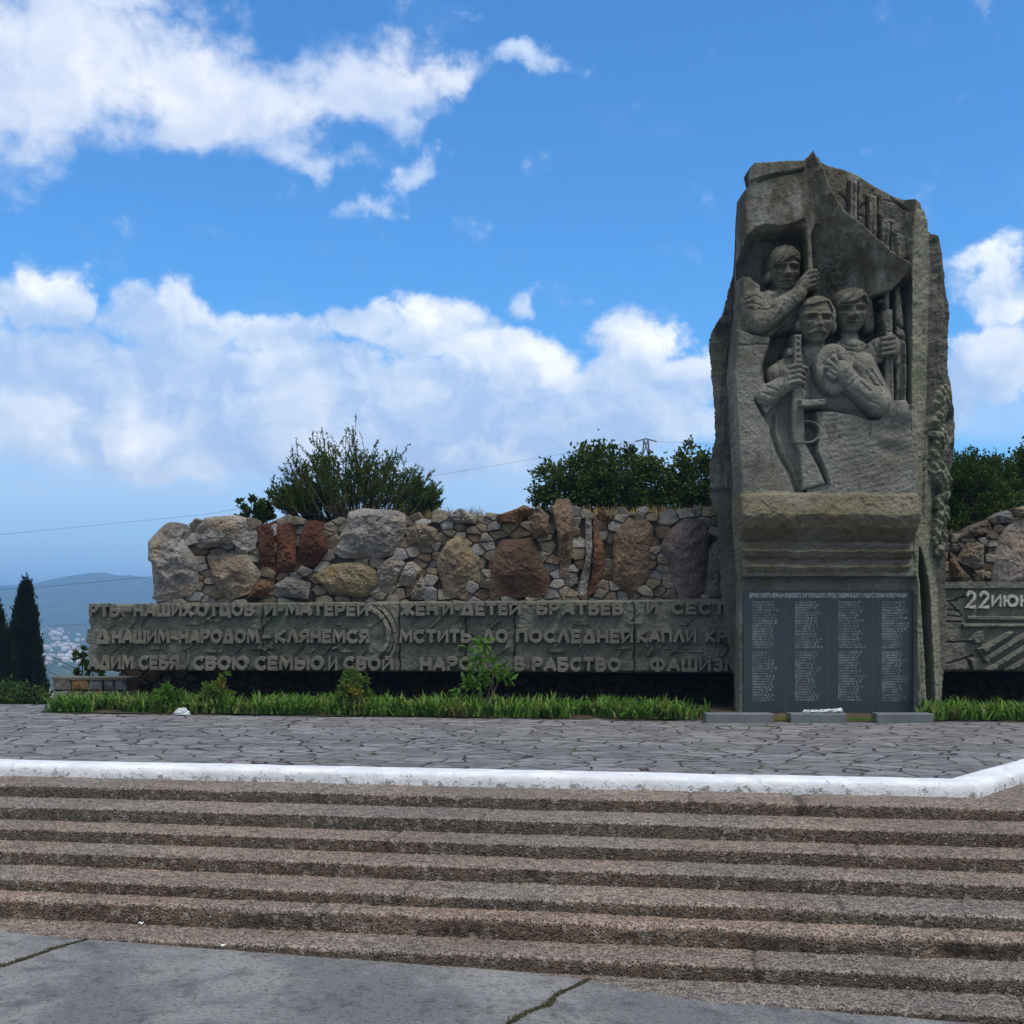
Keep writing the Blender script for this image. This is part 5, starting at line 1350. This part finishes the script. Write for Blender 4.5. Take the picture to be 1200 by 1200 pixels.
# ------------------------------------------------------------------ low granite ledges and what lies on them
def ledge(px0, px1, label):
    a = on_z(px0, 847.5, 0); b = on_z(px1, 847.5, 0)
    mb = MB(); x0, x1 = a[0], b[0]; y = a[1]; r = .012; hgt = .155
    prof = [(y, .003), (y, hgt - r), (y + r, hgt), (y + .33, hgt), (y + .33, .003)]
    V = [(x, p[0], p[1]) for x in (x0, x1) for p in prof]; n = len(prof)
    Fc = [(i, (i + 1) % n, n + (i + 1) % n, n + i)[::-1] for i in range(n)] + [tuple(range(n))[::-1] [::-1], tuple(range(2 * n - 1, n - 1, -1))]
    o = mk('granite_ledge', V, Fc, M['slab'], None, False)
    return tag(o, label, 'stone slab', 'granite slabs at the foot of the plaque')
ledge(828, 906, 'left grey granite slab at the foot of the monument reaching towards the grass')
ledge(927, 992, 'middle grey granite slab below the name plaque with a white bundle on it')
ledge(1028, 1094, 'right grey granite slab below the plaque beside the narrow concrete pillar')
# white wrapped bundle on the middle ledge
yL = on_z(960, 847.5, 0)[1] + .16
tt = np.linspace(0, 1, 40); ph = np.linspace(0, 2 * math.pi, 15)[:-1]
Tg, Pg = np.meshgrid(tt, ph, indexing='ij')
xx = (940 + 48 * Tg - PX0) / F * yL
rad_ = .030 + .028 * Tg ** 3 + .014 * fbm(Tg * 14, Pg * 1.2, seed=301, oct=3) + .012 * np.sin(Pg * 5 + Tg * 20) * .6
rad_ *= sstep(0, .05, Tg) * sstep(1.0, .96, Tg) * .8 + .2
zz = .155 + np.maximum(rad_ * (1 + np.sin(Pg)) * .75, .001); yv = yL + rad_ * 1.7 * np.cos(Pg)
Fc = [(i * 14 + k, i * 14 + (k + 1) % 14, (i + 1) * 14 + (k + 1) % 14, (i + 1) * 14 + k) for i in range(39) for k in range(14)]
tag(mk('wrapped_bundle', np.stack([xx, yv, zz], -1), Fc + [tuple(range(14))[::-1], tuple(39 * 14 + k for k in range(14))], M['bag'], None, False), 'white wrapped bundle lying on the middle granite slab', 'bundle')
# crumpled plastic bag at the edge of the lilies
bc = on_z(213, 838.5, 0)
th_, ph_ = np.meshgrid(np.linspace(0.02, math.pi / 2, 14), np.linspace(0, 2 * math.pi, 33)[:-1], indexing='ij')
r_ = 1 + .55 * fbm(np.cos(ph_) * 2.2 * np.sin(th_), np.sin(ph_) * 2.2 * np.sin(th_), np.cos(th_) * 2.2, oct=4, seed=310, gain=.65) 
bx = bc[0] + .14 * r_ * np.sin(th_) * np.cos(ph_); by = bc[1] + .09 * r_ * np.sin(th_) * np.sin(ph_); bz = .012 + .105 * np.abs(r_ * np.cos(th_)) ** 1.1
Fc = [(i * 32 + k, i * 32 + (k + 1) % 32, (i + 1) * 32 + (k + 1) % 32, (i + 1) * 32 + k)[::-1] for i in range(13) for k in range(32)]
tag(mk('plastic_bag', np.stack([bx, by, bz], -1), Fc, M['bag'], None, False), 'crumpled white plastic bag at the front edge of the green lilies', 'plastic bag')
for (px, py, z, s, lab) in ((165, 1083, -.915, .02, 'small white paper scrap on the left of the lowest visible step beside a weed'), (261, 1109, -.93, .018, 'small white paper scrap at the foot of the stairs near the grey landing')):
    c = on_z(px, py, z); V = []; 
    for i in range(5):
        for j in range(4):
            q = ((i / 4 - .5) * 2 * s, (j / 3 - .5) * 1.4 * s); V.append((c[0] + q[0], c[1] + q[1], z + .012 + .012 * vn(i * .9 + px, j * .9)))
    tag(mk('paper_scrap', V, [f for f in grid_faces(5, 4).tolist()], M['paper'], None, False), lab, 'litter')

# ------------------------------------------------------------------ earth, grass and plants
bed = []
for t in np.linspace(0, 1, 60):
    x = -8.72 + 24 * t
    yf = np.interp(x, [-9.4, -8.7, 3.3, 12, 16], [21.9, 21.85, 19.95, 19.7, 19.7]); 
    bed.append([(x, yf + (25.5 - yf) * q, .004 + .05 * sstep(0, .25, np.array(q)) + .02 * float(vn(x * 2, q * 6))) for q in np.linspace(0, 1, 24)])
tag(mk('ground', np.array(bed), grid_faces(60, 24, True), M['soil']), kind='structure')
# mound of earth held by the wall
mx_ = np.linspace(-9, 18, 90); my_ = np.linspace(0, 30, 50)
MX, MY = np.meshgrid(mx_, my_, indexing='xy')
wy = PA[1] + (MX - PA[0]) * WD[1] / WD[0] + 2.0
wy = np.where(MX > RO[0], np.interp(MX, [RO[0], 18], [RO[1] + 2.05, RO[1] + 2.3]), wy)
top = 3.93 + .10 * fbm(MX * .6, MY * .6, seed=320, oct=3) + .25 * sstep(0, 4, MY)
MZ = np.where(MY < .01, -.2, top)
fall = sstep(-6.9, -5.2, MX + 0 * MY)
MZ = MZ * fall * sstep(30, 12, MY) + (-.5) * (1 - fall * sstep(30, 12, MY))
tag(mk('mound', np.stack([MX, wy + MY, MZ], -1), grid_faces(*MX.shape, True), M['mound']), kind='structure')

def blades(spots, hgt, wid, bend, mat, name, label=None, cat=None, kind=None, nseg=4, lean=.35, parent=None):
    V, Fc = [], []; n = len(spots)
    b = 0
    for (x, y, z) in spots:
        a = rs.uniform(0, 2 * math.pi); L = hgt * rs.uniform(.55, 1.15); wd = wid * rs.uniform(.6, 1.2); ln = lean * rs.uniform(.1, 1.0); bd = bend * rs.uniform(.2, 1.4)
        dx, dy = math.cos(a), math.sin(a); sxv, syv = -dy, dx
        px, pz, ang = 0, 0, math.pi / 2 - ln
        for i in range(nseg + 1):
            t = i / nseg; ww = wd * (1 - t ** 2.2) * .5 + .0004
            V.append((x + dx * px - sxv * ww, y + dy * px - syv * ww, z + pz)); V.append((x + dx * px + sxv * ww, y + dy * px + syv * ww, z + pz))
            px += math.cos(ang) * L / nseg; pz += math.sin(ang) * L / nseg; ang -= bd / nseg * (1 + t * 1.5)
        for i in range(nseg): Fc.append((b + 2 * i, b + 2 * i + 1, b + 2 * i + 3, b + 2 * i + 2))
        b += 2 * (nseg + 1)
    o = mk(name, V, np.array(Fc), mat, parent, True)
    return tag(o, label, cat, None, kind) if not parent else o
def bed_front(x): return np.interp(x, [-9.4, -8.7, 3.3, 12, 16], [21.9, 21.85, 19.95, 19.7, 19.7])
sp = []
while len(sp) < 8300:
    x = rs.uniform(-8.55, 14); cx = round(x / .16) * .16
    if 3.35 < x < 7.1: continue
    if 2.9 < x < 3.4 and rs.random() < .8: continue
    d = rs.beta(1.1, 1.6) * 1.5 + .04 + .10 * abs(vn(x * 1.1, 3.3, seed=331)) + .05 * abs(vn(x * 5, 1.3, seed=332))
    x += rs.normal(0, .05)
    if vn(x * 1.6, d * 2.2, seed=330) < -.38: continue
    if x > 7.0 and rs.random() < .45: continue
    sp.append((x, bed_front(x) + d, .03))
blades(sp, .40, .05, 1.3, M['grass'], 'lily_leaves', kind='stuff', lean=.6)
sp = [(rs.uniform(-5, 4.5), 0, 0) for _ in range(2600)]
sp = [(x, float(np.interp(x, mx_, wy[0])) + .05 + rs.uniform(0, 1.3), 3.90) for x, _, _ in sp if vn(x * .7, 0 * x, seed=340) > -.25 or x > 1.4]
blades(sp, .26, .012, .6, M['dry'], 'dry_grass', kind='stuff', lean=.7)
sp = [(on_z(px, 846, .02)[0], on_z(px, 846, .02)[1] + rs.uniform(.0, .3), .03) for px in np.concatenate([rs.uniform(906, 927, 90), rs.uniform(992, 1028, 160)])]
blades(sp, .10, .012, 1.2, M['weed'], 'low_weeds', kind='stuff', lean=.8)

def leaves(P, D, L, Wd, jitter=.5, curl=.25, seed=0):
    """pointed, slightly folded leaves at P along D"""
    g = np.random.default_rng(seed); n = len(P)
    D = D + g.normal(0, jitter, D.shape); D /= np.linalg.norm(D, axis=1, keepdims=True) + 1e-9
    R = g.normal(0, 1, D.shape); S = np.cross(D, R); S /= np.linalg.norm(S, axis=1, keepdims=True) + 1e-9; U_ = np.cross(S, D)
    L = (L * g.uniform(.6, 1.25, n))[:, None]; Wv = (Wd * g.uniform(.7, 1.2, n))[:, None]
    p0 = P; p1 = P + D * L * .45 + S * Wv * .5 + U_ * Wv * curl; p2 = P + D * L - U_ * L * .12; p3 = P + D * L * .45 - S * Wv * .5 + U_ * Wv * curl
    V = np.stack([p0, p1, p2, p3], 1).reshape(-1, 3)
    i = np.arange(n)[:, None] * 4
    return V, np.concatenate([np.concatenate([i, i + 1, i + 2], 1), np.concatenate([i, i + 2, i + 3], 1)])
def bez(p, d, up, L, n, g, wob=.12):
    pts = [np.array(p, float)]; d = np.array(d, float)
    for i in range(n):
        d = d + up * np.array([0, 0, 1.0]) / n + g.normal(0, wob, 3); d /= np.linalg.norm(d); pts.append(pts[-1] + d * L / n)
    return np.array(pts)
def shrub_spiky(name, base, width, height, n_st, label, mat, seed, leaf=(.066, .024), lean=.95, dens=44, group=None):
    g = np.random.default_rng(seed); root = empty(name, tuple(base)); tag(root, label, 'shrub', group)
    st = MB(); P, D = [], []
    for i in range(n_st):
        q = g.uniform(-1, 1); x0 = q * width * .36
        hh = height * (1 - .72 * abs(q) ** 1.2) * g.uniform(.38, 1.0) * (1.08 if g.random() < .14 else 1) + .2
        d = np.array([q * lean + g.normal(0, .16), g.normal(0, .3), 1.0]); d /= np.linalg.norm(d)
        pts = bez(np.array(base) + (x0, g.normal(0, width * .14), 0), d, .15, hh, 8, g, .09)
        st.tube(pts, [.014 * (1 - .8 * k / 8) + .002 for k in range(9)], 4)
        subs = [pts]
        for _ in range(5):
            k = g.integers(2, 8); dd = pts[k] - pts[k - 1]; dd /= np.linalg.norm(dd); dd = dd + g.normal(0, .55, 3) * (1, .8, .5)
            sub = bez(pts[k], dd / np.linalg.norm(dd), .1, hh * g.uniform(.10, .30), 4, g, .12); subs.append(sub)
            st.tube(sub, [.006, .005, .004, .003, .002], 3)
        for s in subs:
            m = int(dens * len(s) / 9) + 3
            for _ in range(m):
                t = g.uniform(.03, 1) ** .9 * (len(s) - 1.001); a = int(t); f = t - a
                dd = s[a + 1] - s[a]; dd /= np.linalg.norm(dd)
                P.append(s[a] * (1 - f) + s[a + 1] * f); D.append(dd + g.normal(0, .55, 3))
    st.build('stems', M['twig'], root)
    V, Fc = leaves(np.array(P), np.array(D), leaf[0], leaf[1], .2, .2, seed)
    mk('foliage', V, Fc, mat, root, False)
def shrub_leafy(name, base, lobes, label, mat, seed, n_leaf, leaf=(.11, .07), cat='shrub', trunk_h=0, wood='twig', gaps=.1, group=None, clump=.12, kr=(26, 56), mmin=6):
    """crown of leaf clumps on twigs; lobes = (dx, dy, dz, rx, ry, rz)"""
    g = np.random.default_rng(seed); root = empty(name, tuple(base)); tag(root, label, cat, group)
    st = MB(); P, D = [], []; tot = sum(l[3] * l[4] * l[5] for l in lobes)
    for l in lobes:
        c = np.array(base) + l[:3]; R = np.array(l[3:])
        m = max(mmin, int(n_leaf * R.prod() / tot / 42))
        for i in range(m):
            d = g.normal(0, 1, 3); d /= np.linalg.norm(d); rr = g.uniform(.35, 1.08) ** .6
            q = c + d * R * rr * (1 + .22 * vn(d[0] * 3 + seed, d[1] * 3, d[2] * 3))
            if vn(q[0] * 3.2 / max(R.max(), .3), q[1] * 3.2, q[2] * 3.2 / max(R.max(), .3), seed=seed) < -.62 + gaps: continue
            pts = bez(c + (q - c) * .25, q - c, .2, np.linalg.norm(q - c) * .8, 4, g, .14)
            if g.random() < .6: st.tube(pts, [.012, .009, .006, .004, .002], 3)
            k = g.integers(*kr)
            e = pts[-1] + g.normal(0, 1, (k, 3)) * clump * min(1, R.min())
            P.extend(e); D.extend(e - c + g.normal(0, .3, (k, 3)) * R)
    for _ in range(5 if trunk_h == 0 else 2):
        l = lobes[g.integers(len(lobes))]
        st.tube(bez(np.array(base) + (g.normal(0, .08), g.normal(0, .08), -.1), np.array([l[0], l[1], l[2] + .05]), .3, max(.25, np.linalg.norm(l[:3])), 5, g, .06), [.03, .026, .022, .016, .012, .008], 5)
    st.build('branches', M[wood], root)
    D = np.array(D); D /= np.linalg.norm(D, axis=1, keepdims=True) + 1e-9
    V, Fc = leaves(np.array(P), D, leaf[0], leaf[1], .6, .25, seed)
    mk('foliage', V, Fc, mat, root, False)
    return root
def wp(px, py, Y): return np.array(ray(px, py, Y))
zt = 3.98
u26 = 26 / F
b = wp(418, 608, 26); shrub_spiky('shrub', (b[0], 26, zt - .05), 3.9, 1.8, 300, 'spiky upright dark shrub on top of the wall left of centre', M['broom'], 401)
b = wp(292, 606, 25.6); shrub_leafy('shrub', (b[0], 25.6, zt - .1), [(0, 0, .12, .45, .3, .22), (.35, 0, .1, .3, .3, .2)], 'small low dark shrub on the wall behind the grey boulders at its left end', M['oak'], 402, 1500)
b = wp(700, 600, 28); u = 28 / F
shrub_leafy('shrub', (b[0], 28, zt), [(-.75, 0, .65, .75, .8, .75), (-1.1, 0, .35, .5, .5, .5), (-.1, .2, 1.0, .8, .8, .75), (.6, 0, 1.0, .85, .8, .8), (.3, 0, .4, 1.1, .8, .6)], 'broad dark leafy shrub on the wall top nearest the steel pylon', M['oak'], 403, 15000, gaps=.16)
b = wp(800, 600, 28.5)
shrub_leafy('shrub', (b[0], 28.5, zt), [(-.6, .3, .85, .7, .7, .7), (.35, 0, .95, .75, .7, .8), (.9, 0, .8, .65, .6, .85), (0, 0, .35, 1.2, .8, .6)], 'dark leafy shrub on the wall top close against the monument', M['oak'], 404, 13000, gaps=.12)
b = wp(1150, 622, 25.5)
shrub_leafy('shrub', (b[0], 25.5, zt - .1), [(-.45, 0, .55, .6, .6, .75), (.1, 0, .6, .7, .6, .65), (-.35, -1.1, -.25, .6, .5, .5)], 'dense dark green shrub hanging over the wall just right of the monument', M['oak'], 405, 14000, leaf=(.10, .04), gaps=.0)
b = wp(1140, 622, 23.6)
shrub_leafy('shrub', (b[0], 23.6, 3.45), [(0, 0, .75, .62, .5, .75), (.4, .3, .5, .6, .5, .55), (-.2, -.3, .15, .5, .4, .35), (-.55, .1, .35, .4, .4, .55)], 'low dark shrub spilling over the rubble wall close against the right side of the monument', M['oak'], 407, 9000, leaf=(.10, .04), gaps=.0)
b = wp(1215, 612, 26.5)
shrub_leafy('shrub', (b[0], 26.5, zt - .1), [(0, 0, 1.0, .7, .7, .8), (.6, 0, 1.5, .8, .7, .9), (-.55, 0, .75, .5, .5, .6)], 'taller leafy shrub at the right edge with lighter leaves', M['oak'], 406, 13000, gaps=.16)
# young trees and weeds in the lily bed
def sap(px, pyt, pyb, Y, wdt, label, seed, n, mat='sapling', leaf=(.13, .06), name='sapling', stems=((0, 0),), lobes=None, clump=.14, kr=(26, 56), mmin=6):
    u = Y / F; b = np.array([(px - PX0) * u, Y, .02]); h = (pyb - pyt) * u
    root = shrub_leafy(name, b, lobes or [(0, 0, h * .6, wdt * u * .5, wdt * u * .4, h * .4)], label, M[mat], seed, n, leaf, cat='sapling' if name == 'sapling' else 'plant', trunk_h=1, wood='sapling_bark', gaps=.0, clump=clump, kr=kr, mmin=mmin)
    m = MB(); g = np.random.default_rng(seed)
    for s in stems: m.tube(bez(b + (s[0], s[1], -.02), (s[0] * 1.5 + .12, 0, 1), .0, h * .62, 6, g, .05), [.014, .013, .012, .011, .01, .008, .006], 5)
    m.build('stem', M['sapling_bark'], root)
sap(566, 738, 826, 21.2, 50, 'bright green young maple with two thin stems in front of the lettered panel', 411, 420, kr=(9, 17), mmin=4, stems=((-.05, 0), (.0, .05)), lobes=[(.10, 0, 1.06, .36, .28, .24), (.02, 0, .84, .36, .28, .22), (-.16, 0, .66, .28, .26, .15), (.30, 0, .66, .22, .22, .14), (-.36, 0, .52, .2, .2, .09)], leaf=(.17, .075), clump=.32)
sap(412, 773, 828, 21.25, 34, 'yellow-green bushy sapling below the ornament arcs of the lettered panel', 412, 2400, mat='weed', leaf=(.08, .035), lobes=[(.05, 0, .60, .22, .2, .18), (0, 0, .34, .26, .2, .25)])
sap(252, 787, 828, 21.75, 30, 'slender reddish-green weedy sapling under the left half of the panel', 413, 1200, mat='weed', leaf=(.09, .03), lobes=[(-.1, 0, .45, .12, .12, .2), (.12, 0, .5, .12, .12, .22), (.02, 0, .25, .25, .2, .2)])
sap(198, 801, 826, 21.8, 26, 'small rounded bright green plant under the left end of the panel', 414, 1000, leaf=(.12, .045), name='plant', lobes=[(0, 0, .30, .19, .17, .14)])
b = wp(98, 797, 27); shrub_leafy('shrub', tuple(b), [(0, 0, .2, .16, .16, .22), (-.05, 0, .5, .14, .14, .22), (.3, 0, .1, .3, .2, .12)], 'small dark leafy shrub peeping out behind the left end of the lettered panel', M['oak'], 415, 900, leaf=(.1, .06), clump=.1)
c = on_z(73, 905, -.10)
blades([(c[0] + rs.normal(0, .06), c[1] - .03 + rs.normal(0, .02), -.14) for _ in range(90)], .16, .010, 1.0, M['weed'], 'grass_tuft', 'small tuft of grass growing at the foot of the white kerb', 'grass tuft', lean=.9)
c = on_z(157, 1078, -.93)
blades([(c[0] + rs.normal(0, .035), c[1] + rs.normal(0, .015), -.94) for _ in range(50)], .07, .008, 1.2, M['weed'], 'grass_tuft', 'tiny tuft of weed at the foot of the crumbled step on the left', 'grass tuft', lean=1.0)
# moss and fine grass in the joints of the landing and at the foot of the kerb
def lz(x, y):
    p = np.array([x, y]); return float(landing_z(np.dot(p, EU), np.dot(p, EV)))
sp = []
for (a, b_) in (((128, 1093), (-4, 1143)), ((690, 1146), (612, 1206))):
    A_ = np.array(on_z(*a, -.97)[:2]) if a[0] < 300 else np.array(on_z(*a, -1.055)[:2]); B_ = np.array(on_z(*b_, -.945)[:2]) if a[0] < 300 else np.array(on_z(*b_, -1.05)[:2])
    B_ = A_ + (B_ - A_) * 1.15
    for _ in range(2600):
        t = rs.uniform(0, 1); q = A_ * (1 - t) + B_ * t; nn = np.array([-(B_ - A_)[1], (B_ - A_)[0]]); nn /= np.linalg.norm(nn)
        wv2 = .022 * (1 + .8 * vn(t * 9, a[0])); q = q + nn * (rs.normal(0, wv2 * .5) + .03 * vn(t * 5, a[0] + 3.3))
        sp.append((q[0], q[1], lz(*q) - .004))
blades(sp, .022, .010, 1.0, M['moss'], 'joint_moss', kind='stuff', nseg=2, lean=1.3)
sp = []
for px in rs.uniform(20, 110, 300):
    c = on_z(px, np.interp(px, [0, 110], [906, 909]), -.135); sp.append((c[0], c[1] + rs.normal(0, .015), -.14))
for px in rs.uniform(906, 925, 160):
    c = on_z(px, 845.5, .0); sp.append((c[0], c[1] + rs.uniform(0, .25), .035))
blades(sp, .04, .018, 1.0, M['litter'], 'dead_leaves', kind='stuff', nseg=2, lean=1.3)

# cypresses down the slope
def cypress(px, pyt, wpx, Y, label, seed, lean=0.0):
    u = Y / F; z0 = float(land_z(np.array(px * 0 + (px - PX0) * u), np.array(float(Y)))); b = np.array([(px - PX0) * u, Y, z0]); top = EYE + (PY0 - pyt) * u; h = top - z0
    root = empty('cypress', tuple(b)); tag(root, label, 'tree', 'cypresses on the slope')
    m = MB(); m.tube([b + (0, 0, -.3), b + (0, 0, h * .5), b + (lean * h * .6, 0, h * .96)], [.14, .08, .015], 7); m.build('trunk', M['bark'], root)
    g = np.random.default_rng(seed); P, D = [], []; R = wpx * u * .5
    for i in range(1500):
        t = g.uniform(0.02, 1) ** 1.1; a = g.uniform(0, 2 * math.pi)
        r = R * (1 - t ** 1.7) * (.62 + .55 * sstep(0, .2, np.array(t))) * (1 + .30 * vn(math.cos(a) * 1.6, math.sin(a) * 1.6, t * 12 + seed)) * g.uniform(.55, 1.18) + .05
        c = b + np.array([math.cos(a) * r + lean * h * t * t * .6, math.sin(a) * r, t * h])
        k = 26; e = c + g.normal(0, 1, (k, 3)) * (.07, .07, .15); P.extend(e)
        D.extend(np.tile(np.array([math.cos(a) * .45, math.sin(a) * .45, 1.0]), (k, 1)))
    D = np.array(D); V, Fc = leaves(np.array(P), D, .2, .07, .25, .2, seed); mk('foliage', V, Fc, M['cypress'], root, False)
cypress(29, 690, 36, 50, 'tall dark cypress standing whole at the left edge of the photo', 421, .012)
cypress(-9, 708, 46, 47, 'dark cypress cut off by the left edge of the photo', 422)
for i, (px, pt, Y) in enumerate(((8, 806, 44), (22, 812, 43), (42, 814, 42), (-20, 800, 45))):
    zz = float(land_z(np.array((px - PX0) / F * Y), np.array(float(Y)))); top = EYE + (PY0 - pt) / F * Y
    shrub_leafy('bush', ((px - PX0) / F * Y, Y, zz), [(0, 0, (top - zz) * .5, .7, .7, (top - zz) * .55)], ['dark bush under the edge cypress', 'dark bush between the two cypress bases', 'dark bush right of the tall cypress base', 'dark bush at the far left edge'][i], M['oak'], 430 + i, 2500, leaf=(.2, .1), cat='bush', clump=.2)

# ------------------------------------------------------------------ pylon, wires, town
def wire(name, pts, r, label, sag=0.0):
    P = [Vector(p) for p in pts]; out = []
    for i in range(len(P) - 1):
        for t in np.linspace(0, 1, 13)[(0 if i == 0 else 1):]:
            q = P[i].lerp(P[i + 1], t); q.z -= sag * 4 * t * (1 - t); out.append(q)
    m = MB(); m.tube(out, r, 5); tag(m.build(name, M['wire']), label, 'cable')
YP = 170.0; up_ = YP / F
pyl = empty('pylon', ((736 - PX0) * up_ + (757 - 736) * up_, YP, 0)); tag(pyl, 'lattice steel pylon rising behind the dark shrubs beside the monument', 'pylon')
m = MB(); cx = (757 - PX0) * up_; zt2 = EYE + (PY0 - 515) * up_; zg = float(land_z(np.array(cx), np.array(YP)))
lv = [zg, zg + 8, zg + 15, zt2 - 6.0, zt2 - 2.6, zt2]; hw = [2.0, 1.5, 1.1, .8, .5, .28]
for i in range(5):
    for sx_, sy_ in ((-1, -1), (1, -1), (1, 1), (-1, 1)):
        m.tube([(cx + sx_ * hw[i], YP + sy_ * hw[i], lv[i]), (cx + sx_ * hw[i + 1], YP + sy_ * hw[i + 1], lv[i + 1])], .11, 4)
    for (a, b_) in (((-1, -1), (1, -1)), ((1, -1), (1, 1)), ((1, 1), (-1, 1)), ((-1, 1), (-1, -1))):
        m.tube([(cx + a[0] * hw[i], YP + a[1] * hw[i], lv[i]), (cx + b_[0] * hw[i + 1], YP + b_[1] * hw[i + 1], lv[i + 1])], .06, 4)
        m.tube([(cx + b_[0] * hw[i], YP + b_[1] * hw[i], lv[i]), (cx + a[0] * hw[i + 1], YP + a[1] * hw[i + 1], lv[i + 1])], .06, 4)
m.build('lattice', M['steel'], pyl)
m = MB(); m.tube([(cx - 1.5, YP, zt2 - .3), (cx, YP, zt2 + .1), (cx + 1.5, YP, zt2 - .3)], .12, 4); m.build('cross_arm', M['steel'], pyl)
PT = (cx - 1.5, YP, zt2 - .3); PT2 = (cx + 1.5, YP, zt2 - .3)
wire('power_line', [ray(-260, 652, 150), ray(240, 603, 165), PT], .017, 'thin upper power line crossing the sky to the pylon', .0)
wire('power_line', [PT2, ray(1000, 528, 190), ray(1500, 560, 230)], .017, 'thin power line leaving the pylon behind the monument', 0)
wire('power_line', [ray(-200, 703, 150), ray(60, 687, 150), ray(175, 676, 150), ray(420, 640, 160)], .024, 'power line crossing in front of the blue mountain', 0)
wire('power_line', [ray(-150, 742, 110), ray(45, 735, 110), ray(105, 731, 110), ray(320, 712, 110)], .015, 'faint power line at the foot of the blue mountain', 0)
wire('power_line', [ray(-120, 682, 70), ray(45, 761, 70), ray(105, 792, 70), ray(230, 870, 70)], .022, 'upper of the three cables sloping down to the low wall', 0)
wire('power_line', [ray(-120, 694, 70), ray(45, 768, 70), ray(103, 794, 70), ray(230, 868, 70)], .022, 'middle of the three cables sloping down to the low wall', 0)
wire('power_line', [ray(-120, 705, 70), ray(46, 781, 70), ray(75, 796, 70), ray(200, 860, 70)], .020, 'lowest of the three cables sloping down behind the low wall', 0)

M['hw'] = plain('white_render', (.75, .73, .70), .9); M['hw2'] = plain('pale_render', (.62, .50, .42), .9); M['roof1'] = plain('tile_roof', (.34, .17, .11), .9); M['roof2'] = plain('grey_roof', (.55, .54, .53), .8)
def house_mesh(w_, d_, h_, wm, rm):
    me = bpy.data.meshes.new('house'); e = .3
    V = [(-w_, -d_, -6), (w_, -d_, -6), (w_, d_, -6), (-w_, d_, -6), (-w_, -d_, h_), (w_, -d_, h_), (w_, d_, h_), (-w_, d_, h_), (-w_, 0, h_ + d_ * .6), (w_, 0, h_ + d_ * .6),
         (-w_ - e, -d_ - e, h_ - .15), (w_ + e, -d_ - e, h_ - .15), (w_ + e, 0, h_ + d_ * .6 + .06), (-w_ - e, 0, h_ + d_ * .6 + .06), (-w_ - e, d_ + e, h_ - .15), (w_ + e, d_ + e, h_ - .15)]
    Fc = [(0, 1, 5, 4), (1, 2, 6, 5), (2, 3, 7, 6), (3, 0, 4, 7), (4, 8, 7), (5, 6, 9), (10, 11, 12, 13), (13, 12, 15, 14)]
    me.from_pydata(V, [], Fc); me.materials.append(wm); me.materials.append(rm)
    for p in me.polygons[6:]: p.material_index = 1
    return me
HM = [house_mesh(5, 3.6, 4.5, M['hw'], M['roof2']), house_mesh(4, 3.2, 5.5, M['hw'], M['roof1']), house_mesh(7, 4, 6, M['hw2'], M['roof2']), house_mesh(9, 5, 9, M['hw'], M['roof2']), house_mesh(4, 4, 4, M['hw2'], M['roof1'])]
cl = [(62, 742, 14, 5, 30), (38, 748, 22, 6, 10), (85, 755, 14, 7, 22), (55, 760, 25, 4, 16), (90, 765, 12, 5, 18), (78, 770, 14, 2.5, 16), (20, 755, 25, 10, 14), (60, 775, 30, 6, 14), (55, 815, 12, 4, 4), (-30, 755, 30, 12, 16)]
hi = 0
lo_r, lo_py = np.linspace(500, 2400, 400), None
for (cx, cy, sx_, sy_, n) in cl:
    for _ in range(n):
        px = rs.normal(cx, sx_ * .6); py = rs.normal(cy, sy_ * .6)
        k = (px - PX0) / F; yy_ = np.linspace(350, 2300, 400); zz = land_z(yy_ * k, yy_); pp = PY0 - (zz - EYE) / yy_ * F
        i = int(np.argmin(np.abs(pp - py)))
        o = bpy.data.objects.new('house', HM[rs.choice(len(HM), p=[.3, .25, .2, .08, .17])]); SC.collection.objects.link(o)
        o.location = (yy_[i] * k, yy_[i], zz[i]); o.rotation_euler = (0, 0, rs.uniform(-.5, .5)); s = rs.uniform(.3, .62); o.scale = (s, s, s)
        tag(o, 'tiny pale house of the hazy town far below the mountain', 'house', 'houses of the distant town'); hi += 1

# ------------------------------------------------------------------ air: pale even haze round everything
hm = bpy.data.materials.new('air'); hm.use_nodes = True; hn = NT(hm.node_tree); hn.n.clear()
ho = hn.node('ShaderNodeOutputMaterial'); pv = hn.node('ShaderNodeVolumePrincipled')
pv.inputs['Color'].default_value = (.32, .58, 1.0, 1); pv.inputs['Density'].default_value = .00036; pv.inputs['Anisotropy'].default_value = .0
hn.l.new(pv.outputs[0], ho.inputs['Volume'])
mb = MB(); mb.box(-6800, 6800, -6800, 6800, -75, 215)
hz = mb.build('haze', hm); tag(hz, kind='stuff')
